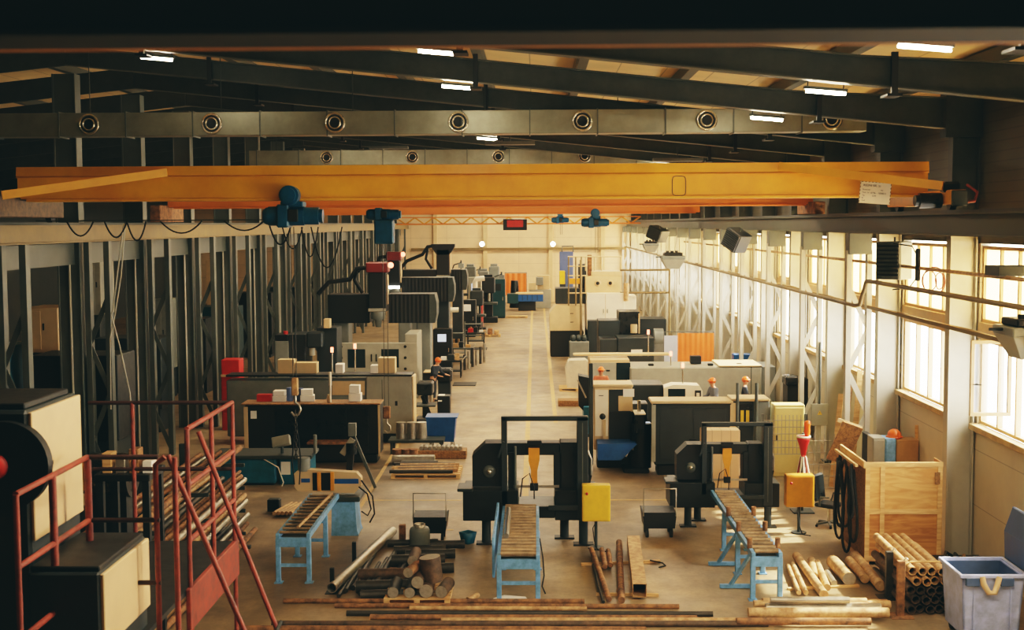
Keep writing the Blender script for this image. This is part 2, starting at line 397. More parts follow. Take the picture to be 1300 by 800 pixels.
# lattice crane columns
def lattice(parent, x, w, z1, m, depth=.2, step=1.05, chord=.13):
    a, bq = x - w / 2, x + w / 2
    for xx in (a, bq):
        c_ = MB().box(xx - chord / 2, xx + chord / 2, -depth / 2, depth / 2, 0, z1)
        c_.build('chord', m, parent, .006)
    d = MB(); z = .15; s = 0
    while z + step < z1 - .2:
        p, q = ((a, z), (bq, z + step)) if s else ((bq, z), (a, z + step))
        d.bar((p[0], -.05, p[1]), (q[0], -.05, q[1]), .13, .02, (0, 1, 0))
        z += step; s ^= 1
    d.build('lacing_bars', m, parent)
for i, y in enumerate([q for q in RY if q > 30]):
    r = thing('lattice_column', 'pale lattice crane column in the right row, %s from the front' % ORD[i], 'column', (0, y, 0), group='right lattice crane columns')
    lattice(r, 8.0, .5, 6.3, column_pale)
    MB().box(7.72, 8.28, -.18, .18, 6.2, 6.72).build('head_box', column_grey, r, .01)
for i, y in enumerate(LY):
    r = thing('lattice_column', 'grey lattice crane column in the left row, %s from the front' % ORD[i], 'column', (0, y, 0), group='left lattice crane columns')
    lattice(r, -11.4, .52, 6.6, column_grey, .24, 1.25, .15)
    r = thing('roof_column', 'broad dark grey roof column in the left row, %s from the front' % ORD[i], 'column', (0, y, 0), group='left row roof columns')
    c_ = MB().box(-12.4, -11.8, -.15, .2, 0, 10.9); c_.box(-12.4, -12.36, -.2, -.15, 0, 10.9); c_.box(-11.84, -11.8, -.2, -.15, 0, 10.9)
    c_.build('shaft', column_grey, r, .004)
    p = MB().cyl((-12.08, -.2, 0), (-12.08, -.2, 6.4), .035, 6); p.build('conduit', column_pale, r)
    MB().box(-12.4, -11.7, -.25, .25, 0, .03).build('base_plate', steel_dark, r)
# crane runway girders
def runway(name, lab, x, m, ztop, dep):
    r = thing(name, lab, 'crane runway', (x, 60, ztop - dep))
    mb = MB().box(-.14, .14, -66, 51.5, 0, .03); mb.box(-.16, .16, -66, 51.5, dep - .03, dep); mb.box(-.02, .02, -66, 51.5, .03, dep - .03); mb.build('girder', m, r)
    MB().box(-.035, .035, -66, 51.5, dep, dep + .06).build('rail', steel_dark, r)
runway('crane_runway', 'tan crane runway girder along the top of the left lattice columns', -11.2, rail_tan, 7.02, .42)  # tan carries the light falling on its right-hand side
runway('crane_runway', 'dark crane runway girder along the top of the right lattice columns', 8.05, rail_backlit, 7.16, .44)  # dark colour carries the shade on its backlit side
struct(MB().box(-12.1, -11.95, -6, YF, 6.0, 6.55), 'trim_40', steel_grey)
# ducts
def duct(lab, y, zc, x0, x1, hgt, noz, first, n):
    r = thing('air_duct', lab, 'duct', (0, y, zc), group='ventilation ducts across the hall')
    mb = MB(); mb.box(x0, x1, 0, .6, -hgt / 2, hgt / 2); mb.build('duct_body', duct_zinc, r, .01)
    x = x0 + .3
    while x < x1: MB().box(x - .015, x + .015, -.03, .63, -hgt / 2 - .03, hgt / 2 + .03).build('joint_flange', steel_grey, r); x += 1.62
    for j in range(n):
        X = first + noz * j
        nb = MB().lathe([(.195, -.03), (.2, -.075), (.245, -.075), (.255, -.05), (.25, 0)], (X, 0, 0), 'y', 28)
        k = nb.build('nozzle', chrome, r); MB().lathe([(.2, -.03), (.0001, -.025)], (X, 0, 0), 'y', 24).build('nozzle_throat', black, k)
        MB().lathe([(.115, -.02), (.125, -.1), (.15, -.09), (.165, -.03)], (X, 0, 0), 'y', 24).build('nozzle_cone', chrome, k)
    x = x0 + 1
    while x < x1: MB().cyl((x, .3, hgt / 2), (x, .3, zbeam(x) + .92 - zc), .012, 5).build('hanger_rod', steel_dark, r); x += 3.2
DY = 30.4
zc = at(582, 155, DY).z; X0 = at(582, 155, DY).x
spn = (at(896, 155, DY).x - at(268, 155, DY).x) / 4
duct('grey sheet-metal air duct with round nozzles crossing above the yellow crane', DY, zc, -15, 7.9, .56, spn, X0 - 3 * spn, 7)
z2 = at(600, 199, 48.6).z
duct('second grey air duct farther back, just above the yellow girder', 48.6, z2, -11, 7.6, .56, 3.3, -8, 5)
duct('third grey air duct deep in the hall near the far cranes', 69.6, z2, -11, 7.6, .56, 3.3, -8, 5)
# near crane girder, close overhead in front of the viewpoint
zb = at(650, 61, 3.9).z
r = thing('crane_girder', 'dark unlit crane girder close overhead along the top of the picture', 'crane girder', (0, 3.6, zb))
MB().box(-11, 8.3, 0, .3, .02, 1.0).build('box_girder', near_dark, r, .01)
MB().box(-11, 8.3, -.03, .255, 0, .02).build('lower_flange', near_dark, r); MB().box(-11, 8.3, .255, .3, 0, .02).build('flange_edge', near_edge_lit, r)  # flange split into a shaded strip and a painted lit edge
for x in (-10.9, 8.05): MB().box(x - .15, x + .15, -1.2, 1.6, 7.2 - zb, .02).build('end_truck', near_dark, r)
# ------------------------------------------------------------------ tubes of light under the roof
lt = thing('tube_lamp', 'x', 'ceiling lamp', (0, 0, 0), group='tube lamps under the roof')
MB().box(-.36, .36, -.06, .06, .05, .1).build('housing', steel_grey, lt)
MB().cyl((-.33, -.03, .02), (.33, -.03, .02), .03, 8).build('tube', lamp_tube, lt)
for x in (-.3, .3): MB().cyl((x, .02, .1), (x, .02, .5), .01, 5).build('hanger', steel_dark, lt)
rowname = {4.85: 'right-hand', -1.6: 'middle', -7.95: 'left-hand'}
used = False
lsp = [(x, 16.0 + BAY * k) for x, ks in ((4.85, (0, 1, 2, 6)), (-1.6, (1, 2, 5)), (-7.95, (2, 5))) for k in ks]
cnt = {}
for x, y in lsp:
    i = cnt.get(x, 0); cnt[x] = i + 1
    lab = 'glowing white tube lamp under the roof, %s from the front in the %s row' % (ORD[i], rowname[x])
    yy = y - .2 if abs(x + 1.6) < .1 else y
    if not used: o = lt; used = True; o.location = (x, yy, zbeam(x) - .1); setlabel(o, lab)
    else: o = dup(lt, (x, yy, zbeam(x) - .1), 0, lab)
    o.rotation_euler.y = math.radians(5)
# end wall floodlights
for px, w in ((612, 'left'), (702, 'right')):
    p = at(px, 310, YF - .4)
    r = thing('flood_lamp', 'bright %s floodlight glowing on the far end wall' % w, 'lamp', p, group='floodlights on the end wall')
    MB().lathe([(.0001, .22), (.12, .2), (.2, 0), (.22, 0)], (0, 0, 0), 'y', 14).build('reflector', steel_grey, r)
    MB().lathe([(.0001, -.05), (.16, -.03), (.2, .0)], (0, 0, 0), 'y', 14).build('lens', lamp_spot, r)
# fill lamps added out of view over the front, middle and rear
fill0 = None; nfill = 0
for y in [12.8, 41, 52, 63, 74, 85, 96, 106]:
    for x in ((-.8, 4.6) if y < 40 else (-6.0, -.8, 4.6)):
        z = zbeam(x) - .35; lab = 'added unseen fill lamp under the roof, %s row, %s from the front' % ({-6.0: 'left', -.8: 'middle', 4.6: 'right'}[x], ORD[max(0, (nfill + 1) // 3)]); nfill += 1
        if fill0 is None:
            fill0 = thing('fill_lamp', lab, 'ceiling lamp', (x, y, z), group='added fill lamps under the roof')
            MB().box(-.8, .8, -.25, .25, .06, .16).build('housing', steel_grey, fill0); MB().cyl((0, 0, .16), (0, 0, .5), .02, 6).build('hanger', steel_dark, fill0)
        else: dup(fill0, (x, y, z), 0, lab)
        ld = bpy.data.lights.new('fill_light', 'AREA'); ld.shape = 'RECTANGLE'; ld.size = 1.5; ld.size_y = .45; ld.energy = 215 if y > 40 else 300; ld.color = (1, .78, .52)
        lo = bpy.data.objects.new('fill_light', ld); COL.objects.link(lo); lo.location = (x, y, z + .03)
# ------------------------------------------------------------------ light
w = bpy.data.worlds.new('sky'); SC.world = w; w.use_nodes = True
bg = w.node_tree.nodes['Background']; bg.inputs[0].default_value = (1, .885, .72, 1); bg.inputs[1].default_value = 9.5
for k, (a, bq) in enumerate(ww):
    for z0, z1 in ((2.86, 4.62), (4.95, 6.5)):
        ld = bpy.data.lights.new('window_portal', 'AREA'); ld.shape = 'RECTANGLE'; ld.size = bq - a; ld.size_y = z1 - z0
        ld.cycles.is_portal = True
        lo = bpy.data.objects.new('window_portal', ld); COL.objects.link(lo)
        lo.location = (XW + .25, (a + bq) / 2, (z0 + z1) / 2)
        lo.rotation_euler = (Matrix(((0, 0, 1), (-1, 0, 0), (0, -1, 0)))).to_euler()   # emits towards -x
sd = bpy.data.lights.new('sun', 'SUN'); sd.energy = 15; sd.angle = math.radians(1.5); sd.color = (1, .85, .6)
so = bpy.data.objects.new('sun', sd); COL.objects.link(so)
so.rotation_euler = Vector((-.80, -.12, -.75)).to_track_quat('-Z', 'Y').to_euler()
so.location = (20, 40, 20)
SC.view_settings.view_transform = 'Filmic'
SC.view_settings.look = 'High Contrast'
SC.view_settings.exposure = 0.8
SC.view_settings.use_curve_mapping = True
cmv = SC.view_settings.curve_mapping
cmv.black_level = (-.0046, -.0086, -.0090)
cmv.update()
try:
    SC.cycles.use_denoising = True; SC.cycles.denoiser = 'OPENIMAGEDENOISE'
except Exception: pass
SC.cycles.max_bounces = 6; SC.cycles.transparent_max_bounces = 6; SC.cycles.sample_clamp_indirect = 6
SC.cycles.caustics_reflective = False; SC.cycles.caustics_refractive = False
# ------------------------------------------------------------------ bridge cranes
def hoist(lab, loc, s=1.0, drop=None, group='blue electric chain hoists', m=blue_hoist, hook=None, motor=True):
    r = thing('electric_hoist', lab, 'hoist', loc, group=group)      # origin: top, at the girder flange
    b = MB().cyl((-.55 * s, 0, -.3 * s), (.2 * s, 0, -.3 * s), .2 * s, 20); b.build('drum', m, r)
    MB().box(-.34 * s, -.1 * s, -.27 * s, .27 * s, -.54 * s, -.06 * s).build('gear_case', m, r, .03)
    e = MB().cyl((.2 * s, 0, -.3 * s), (.5 * s, 0, -.3 * s), .18 * s, 20); e.cyl((.5 * s, 0, -.3 * s), (.58 * s, 0, -.3 * s), .14 * s, 20); e.build('motor', m, r)
    MB().lathe([(.0001, -.66 * s), (.14 * s, -.655 * s), (.18 * s, -.6 * s), (.18 * s, -.54 * s)], (0, 0, -.3 * s), 'x', 20).build('end_cap', m, r)
    if motor:
        MB().cyl((-.05 * s, -.42, .12 * s), (-.05 * s, -.12, .12 * s), .2 * s, 20).cyl((-.05 * s, -.42, .12 * s), (-.05 * s, -.48, .12 * s), .15 * s, 20).build('travel_motor', m, r)
        MB().box(-.27 * s, .2 * s, -.2, .2, -.12 * s, .0).build('trolley_frame', m, r, .02)
    MB().box(-.1 * s, .1 * s, -.28 * s, -.2 * s, -.42 * s, -.16 * s).build('control_box', black, r, .01)
    if drop:
        for q in (-.06, .06):
            MB().cyl((.03 + q, -.05, -.5 * s), (.03 + q, -.05, -drop), .012, 6).build('chain', bar_dark, r)
    return r
def girder_crane(name, lab, y, z0, m, x0=-10.75, x1=8.05, hgt=.72, dep=.5):
    r = thing(name, lab, 'crane', (0, y, z0), group=None)
    g_ = MB(); g_.box(x0, x1, 0, dep, .05, hgt * .72); g_.build('web_plate', m, r, .01)
    u = MB(); u.prism([(-.02, hgt * .7), (-.06, hgt * .74), (-.03, hgt), (dep + .03, hgt), (dep + .06, hgt * .74), (dep + .02, hgt * .7)], 'x', x0, x1); u.build('top_box', m, r)
    MB().box(x0, x1, -.075, -.0, hgt * .68, hgt * .7).build('ledge_plate', m, r)
    MB().box(x0 + .2, x1 - .2, -.05, dep + .05, 0, .05).build('lower_flange', m, r, .005)
    return r
# first crane -------------------------------------------------------
z1 = at(650, 253, 26.1).z
A = girder_crane('bridge_crane', 'big yellow bridge crane girder spanning the front of the hall', 26.1, z1, crane_yellow)
hp = at(862, 236, 26.1); hx, hz = hp.x, hp.z - z1
pts = [(hx + .14 * math.copysign(abs(math.cos(a)) ** .4, math.cos(a)), -.006, hz + .2 * math.copysign(abs(math.sin(a)) ** .4, math.sin(a))) for a in [2 * PI * i / 28 for i in range(28)]]
MB().tube(pts, .008, 5, True).build('hatch_outline', steel_dark, A)
for k, (pa, pb, dy) in enumerate((((2, 248), (212, 219), -1.7), ((1197, 236), (989, 211), -1.7))):
    p = at(pa[0], pa[1], 26.1 + dy); q = at(pb[0], pb[1], 26.02)
    MB().bar((p.x, dy, p.z - z1), (q.x, -.1, q.z - z1), .09, .17).build('brace', crane_yellow, A, .005)
for X, s in ((-10.85, 'left'), (8.05, 'right')):
    rt = (7.08 if s == 'left' else 7.22) - z1
    e = MB().box(X - .16, X + .16, -1.9, 2.4, rt + .1, .1); e.build('end_truck', bar_rusty if s == 'left' else amber_paint, A, .02)
    for yy in (-1.5, 2.0):
        w_ = MB().cyl((X - .06, yy, rt + .15), (X + .06, yy, rt + .15), .15, 18); w_.build('wheel', black, A)
    mo = MB().cyl((X - .62, -1.45, -.1), (X - .2, -1.45, -.1), .15, 16); mo.cyl((X - .7, -1.45, -.1), (X - .62, -1.45, -.1), .11, 16); mo.build('drive_motor', black_gloss, A)
    MB().box(X - .2, X + .12, -1.65, -1.35, .05, .26).build('gear_box', black_gloss, A, .04)
    MB().cbox((X, -1.95, -.06), (.3, .1, .3)).build('buffer_plate', steel_dark, A, .02)
    MB().tube([(X + .25, -1.6, .2), (X + .38, -1.8, .05), (X + .3, -1.9, -.12), (X + .05, -1.95, -.14)], .03, 7).build('motor_cable', red_paint if s == 'right' else black, A)
# capacity board hanging from the girder
c_ = at(1111, 245, 25.9)
sg = thing('capacity_board', 'white capacity board with printed lines hanging on the yellow girder', 'sign', c_, rz=math.radians(-4), ry=math.radians(4.5))
wd, hg = .62, .44
MB().box(-wd / 2, wd / 2, 0, .012, -hg / 2, hg / 2).build('board', mach_white, sg)
st = MB()
for i in range(9):
    t = -wd / 2 + wd * (i + .15) / 9; st.add([(t, -.002, hg / 2 - .012), (t + .04, -.002, hg / 2 - .012), (t + .055, -.002, hg / 2), (t + .015, -.002, hg / 2)], [(0, 1, 2, 3)])
for i in range(6):
    t = -hg / 2 + hg * (i + .15) / 6
    for xx in (-wd / 2, wd / 2 - .012): st.add([(xx, -.002, t), (xx + .012, -.002, t + .012), (xx + .012, -.002, t + .05), (xx, -.002, t + .038)], [(0, 1, 2, 3)])
st.build('striped_border', black, sg)
T = lambda x, z: Matrix.Translation((x, -.004, z)) @ Matrix.Rotation(PI / 2, 4, 'X')
for s, size, x, z in (('REDNI BR.', .062, -.25, .125), ('31', .058, .05, .12), ('Nosivost', .042, -.26, .045), ('10t', .042, .1, .045), ('Tvor. br.', .042, -.26, -.015), ('0196 - 10000/3', .05, -.09, -.02), ('Tip', .042, -.26, -.075), ('12M', .046, -.06, -.078), ('Br.', .036, -.26, -.125), ('God.', .036, -.26, -.175)):
    text_mesh(s, size, 'lettering', black, sg, T(x, z))
# festoon cable under the first crane
fe = thing('festoon_cable', 'black festoon cable hanging in loops behind the yellow girder on the left', 'cable', (0, 26.64, at(200, 281, 26.64).z))
def loop(p, q, dip, r, n=10, y=0, yb=None):
    yb = y if yb is None else yb
    return [(p + (q - p) * i / n, y + (yb - y) * i / n, -dip * (1 - (2 * i / n - 1) ** 2)) for i in range(n + 1)]
for a, bq, d_ in ((93, 126, 18), (140, 168, 20), (168, 192, 24), (210, 262, 15), (290, 340, 12), (345, 375, 30)):
    MB().tube(loop(at(a, 281, 27).x, at(bq, 281, 27).x, d_ * 27 / 1600, 0), .018, 6).build('cable_loop', rubber, fe)
MB().cyl((-10.6, 0, .02), (-4.5, 0, .02), .012, 6).build('carrier_wire', steel_dark, fe)
h1p = at(374, 264, 26.1)
h1 = hoist('blue electric hoist on the first yellow crane, upper left', (h1p.x, 26.15, z1 - .02), 1.0)
# hook block and load chain hanging in front of the dark lathe
hk = at(375, 490, 26.3); ctop = z1 - .55
hc = thing('crane_hook', 'rusty crane hook with chain sling hanging low on the left', 'hook', (hk.x, 26.25, hk.z))
for q in (-.035, .035): MB().cyl((q, 0, .15), (q, 0, ctop - hk.z), .009, 6).build('wire_rope', bar_dark, hc)
MB().box(-.07, .07, -.05, .05, -.2, .18).build('hook_block', rust_pale, hc, .02)
MB().tube([(0, 0, -.2), (0, 0, -.34), (.08, 0, -.4), (.11, 0, -.5), (.06, 0, -.6), (-.03, 0, -.62), (-.09, 0, -.55)], .028, 8).build('hook', bar_steel, hc)
cn = thing('chain_sling', 'steel chain sling hanging in the crane hook on the left', 'chain', (hk.x, 26.25, hk.z - .6), group=None)
for i in range(12):
    z = .04 - i * .085; a = i % 2
    pts = [((.028 * math.cos(t) if a else 0), (0 if a else .028 * math.cos(t)), z + .055 * math.sin(t)) for t in [2 * PI * k / 10 for k in range(10)]]
    MB().tube(pts, .012, 5, True).build('link', bar_dark, cn)
for sx in (-1, 1):
    MB().tube([(0, 0, -.1), (.05 * sx, .02, -.5), (.09 * sx, .02, -1.0), (.05 * sx, .02, -1.5)], .014, 5).build('sling_leg', rubber, cn)
# pendant with hanging loops under the hoist
pd = thing('pendant_cable', 'black pendant cable loops hanging below the first blue hoist', 'cable', (h1p.x, 26.3, z1 - .55))
for a, bq, d_ in ((-.3, .12, .45), (.1, .45, .62), (.3, .95, .85)): MB().tube(loop(a, bq, d_, 0), .014, 6).build('cable_loop', rubber, pd)
# second crane ------------------------------------------------------
z2 = at(650, 263, 36.8).z
B = girder_crane('bridge_crane', 'orange-yellow bridge crane directly behind the first one', 36.8, z2, crane_orange)
MB().box(7.9, 8.2, -.9, 1.5, 7.23 - z2, .1).build('end_truck', rust, B, .02); MB().box(-11.0, -10.7, -.9, 1.5, 7.1 - z2, .1).build('end_truck', rust, B, .02)
p = at(488, 272, 36.8)
h2 = hoist('blue hoist with upright body on the second crane', (p.x, 36.9, z2 + .05), .82, None, motor=False)
MB().box(-.28, .28, -.3, .1, -1.1, -.4).build('rope_guide', blue_hoist, h2, .04)
hk = at(491, 525, 36.9)
h2k = thing('crane_hook', 'second crane hook on thin ropes beside the grey lathe cabinet', 'hook', (hk.x, 36.9, hk.z))
for q in (-.06, .06): MB().cyl((q, 0, .2), (q, 0, z2 - .9 - hk.z), .01, 6).build('wire_rope', bar_dark, h2k)
MB().box(-.11, .11, -.07, .07, -.15, .22).build('hook_block', rust, h2k, .03)
MB().tube([(0, 0, -.15), (0, 0, -.3), (.09, 0, -.38), (.1, 0, -.5), (.02, 0, -.58), (-.08, 0, -.52)], .03, 8).build('hook', bar_steel, h2k)
# third crane
z3 = at(650, 272, 62).z
Cc = girder_crane('bridge_crane', 'deep orange bridge crane, third from the front', 62, z3, crane_orange, hgt=.8)
for px, s, lab in ((757, 1.1, 'blue hoist on the third crane near the right rail'), (712, .9, 'small blue hoist on the far crane left of the aisle hoist')):
    Yh = 61.6 if px == 757 else 80
    hoist(lab, (at(px, 272, Yh).x, Yh + .3, at(px, 274, Yh).z), s, 1.2 if px == 712 else 1.8)
# fourth: lattice gantry at the far end
z4 = at(650, 285, 96).z; zt = at(650, 275, 96).z
D = thing('lattice_crane', 'light orange lattice crane bridge in front of the end wall', 'crane', (0, 96, z4))
MB().box(-10.6, 8.0, 0, .4, 0, .1).build('lower_chord', crane_orange, D); MB().box(-10.6, 8.0, 0, .4, zt - z4 - .08, zt - z4).build('upper_chord', crane_orange, D)
n = 26; wv = MB()
pts = [(-10.6 + 18.6 * i / n, .2, .05 if i % 2 else zt - z4 - .05) for i in range(n + 1)]
for i in range(n): wv.bar(pts[i], pts[i + 1], .1, .1)
wv.build('web_lacing', crane_yellow, D)
p = at(654, 284, 95.5)
rc = thing('electric_hoist', 'red hoist box hanging mid-span on the far lattice crane', 'hoist', (p.x, 95.4, p.z - .1))
MB().box(-.9, .9, -.3, .3, -.4, .45).build('frame', black, rc, .03); MB().box(-.6, .6, -.36, -.28, -.15, .35).build('cover', red_bright, rc)
# ------------------------------------------------------------------ right wall services
def pipe_thing(lab, pts, r, m, cat='pipe', name='wall_pipe'):
    mb = MB().tube(pts, r, 10); return solo(mb, name, m, lab, cat)
pipe_thing('pale pipe along the right wall stepping up at a diagonal jog', [(7.72, 108, 4.98), (7.72, 30.6, 4.98), (7.74, 30.2, 5.02), (7.76, 29.7, 5.6), (7.76, 29.4, 5.62), (7.76, 12, 5.62)], .05, rail_tan)
pipe_thing('upper brown pipe along the right wall above the cable tray', [(8.25, 70, 5.95), (8.25, 12, 6.02)], .04, rust_pale)
tr_ = thing('cable_tray', 'dusty cable tray along the right wall above the lower windows', 'cable tray', (8.3, 60, 4.86))
MB().box(-.1, .1, -46, 46, 0, .02).build('tray', rail_tan, tr_); MB().box(-.1, -.085, -46, 46, .02, .08).build('tray_lip', rail_tan, tr_)
for q in range(3): MB().tube([(-.05 + .05 * q + .012 * math.sin(i * 1.7 + q), -46 + i * 1.5, .045 + .012 * math.sin(i * 2.3 + q * 2)) for i in range(62)], .018, 5).build('cable', rust_pale if q == 1 else rail_tan, tr_)
def heater(lab, loc, rz, w, d, h, ry=0, cas=mach_dark):
    r = thing('air_heater', lab, 'heater', loc, rz=rz, group='unit heaters along the right wall', ry=ry)
    MB().box(-w / 2, w / 2, 0, d, -h / 2, h / 2).build('casing', cas, r, .02)
    MB().box(-w / 2 + .02, w / 2 - .02, -.05, 0, -h / 2 + .02, h / 2 - .02).build('grille_frame', black, r)
    for i in range(9): MB().cbox((0, -.06, -h / 2 + .06 + (h - .12) * i / 8), (w - .06, .012, h / 11), rx=.6).build('louvre', steel_dark, r)
    MB().cyl((0, d / 2, h / 2), (0, d / 2, h / 2 + .1), .025, 6).build('hanger', steel_dark, r)
    return r
p = at(1128, 331, 28.6); heater('dark louvred unit heater hanging left of the first window column', p, math.radians(-42), .58, .58, .86, cas=mach_grey2)
p = at(928, 305, 40); heater('tilted dark unit heater hanging under the right crane rail', p, math.radians(-50), .62, .55, .62, ry=.5)
p = at(830, 297, 70); heater('small dark unit heater far along the right rail', p, math.radians(-40), .9, .8, .7, ry=.4)
def hood(lab, loc, w, rz=0):
    r = thing('hooded_heater', lab, 'heater', loc, rz=rz, group='grey hooded heaters on the right wall')
    mb = MB(); a, bq, h = w / 2, w * .28, w * .42
    mb.add([(-a, -a, 0), (a, -a, 0), (a, a, 0), (-a, a, 0), (-bq, -bq, -h), (bq, -bq, -h), (bq, bq, -h), (-bq, bq, -h)], [(0, 1, 5, 4), (1, 2, 6, 5), (2, 3, 7, 6), (3, 0, 4, 7), (4, 5, 6, 7), (0, 3, 2, 1)]); mb.build('hood', mach_grey, r, .01)
    MB().box(-a * 1.02, a * 1.02, -a * 1.02, a * 1.02, 0, w * .16).build('collar', mach_grey2, r, .02)
    MB().box(-a * .8, a * .8, -a * .8, a * .8, w * .16, w * .3).build('fan_box', black, r, .03)
    MB().cyl((-a * 1.5, 0, w * .1), (-a, 0, w * .1), .03, 6).build('bracket', black, r)
    for i in range(3): MB().cyl((-a * .5 + i * a * .4, -a * .4, w * .3), (-a * .5 + i * a * .4, -a * .4, w * .38), w * .07, 10).build('knob', black, r)
    return r
p = at(1300, 425, 21.5); hood('large grey hooded heater at the right edge below the pipes', (p.x + .12, 21.5, p.z), .95)
p = at(854, 332, 56); hood('small grey hooded heater deep along the right wall', (p.x, 56, p.z + .1), 1.0)
p = at(826, 312, 66); hood('farthest small hooded heater above the white machine platform', (p.x, 66, p.z), .8)
p = at(1285, 343, 22.5); solo(MB().box(p.x - .35, p.x + .5, 22.2, 22.9, p.z - .1, p.z + .08), 'wall_bracket', steel_dark, 'dark flat bracket beside the nearest upper window', 'bracket', bev=.01)
# hose coil next to the heater
hs = thing('air_hose', 'red and black hose coil hanging on the pipe beside the heater', 'hose', at(1180, 345, 27.2))
for rr, dx, sq in ((.22, 0, .7), (.3, .1, .8), (.18, .22, .5)):
    MB().tube([(dx + rr * sq * math.cos(t), .02 * math.sin(3 * t), -.2 + rr * math.sin(t)) for t in [2 * PI * i / 18 for i in range(18)]], .014, 6, True).build('coil', red_paint, hs)
MB().box(-.3, -.2, -.05, .05, -.2, .5).build('valve_block', black, hs, .02)
MB().tube([(-.7, .3, .6), (-.35, .1, .55), (-.25, 0, .3)], .015, 6).build('supply_hose', rubber, hs); MB().tube([(-.7, .3, -.4), (-.4, .1, -.35), (-.25, 0, -.1)], .015, 6).build('return_hose', rubber, hs)
# open casement leaf hinged at the nearest bay
cp = at(1256, 480, 23.6)
cw = thing('casement_leaf', 'open white-framed window leaf swung into the hall at right', 'window', (XW - .02, 23.9, 3.45), rz=math.radians(-178))
e = 24.0
pa, pb = at(1231, 480, e), at(1283, 480, e)
cw.location = (pb.x, e, at(1256, 528, e).z); cw.rotation_euler.z = math.radians(180)
W_ = pb.x - pa.x; Hh = at(1256, 432, e).z - at(1256, 528, e).z
for bx in ((0, W_, 0, .07), (0, W_, Hh - .07, Hh), (0, .07, .07, Hh - .07), (W_ - .07, W_, .07, Hh - .07)):
    MB().box(bx[0], bx[1], 0, .06, bx[2], bx[3]).build('frame_rail', frame_m, cw, .006)
MB().box(.07, W_ - .07, .026, .032, .07, Hh - .07).build('glass_pane', glass, cw)
MB().bar((W_ - .035, .08, Hh * .42), (W_ - .2, .1, Hh * .42), .015, .02).build('handle', black, cw)

rp = thing('pull_rope', 'pale pull rope hanging in a wide loop before the front left columns', 'rope', (at(157, 290, 26.4).x, 26.64, 0))
q = [at(px, py, 26.64) for px, py in ((157, 284), (150, 340), (143, 395), (141, 400), (152, 440), (165, 500), (170, 560))]
MB().tube([(v.x - rp.location.x, 0, v.z) for v in q], .016, 6).build('rope', column_pale, rp)
q = [at(px, py, 26.64) for px, py in ((157, 284), (152, 350), (144, 400), (138, 430), (139, 520))]
MB().tube([(v.x - rp.location.x + .02, .03, v.z) for v in q], .014, 6).build('rope', column_pale, rp)
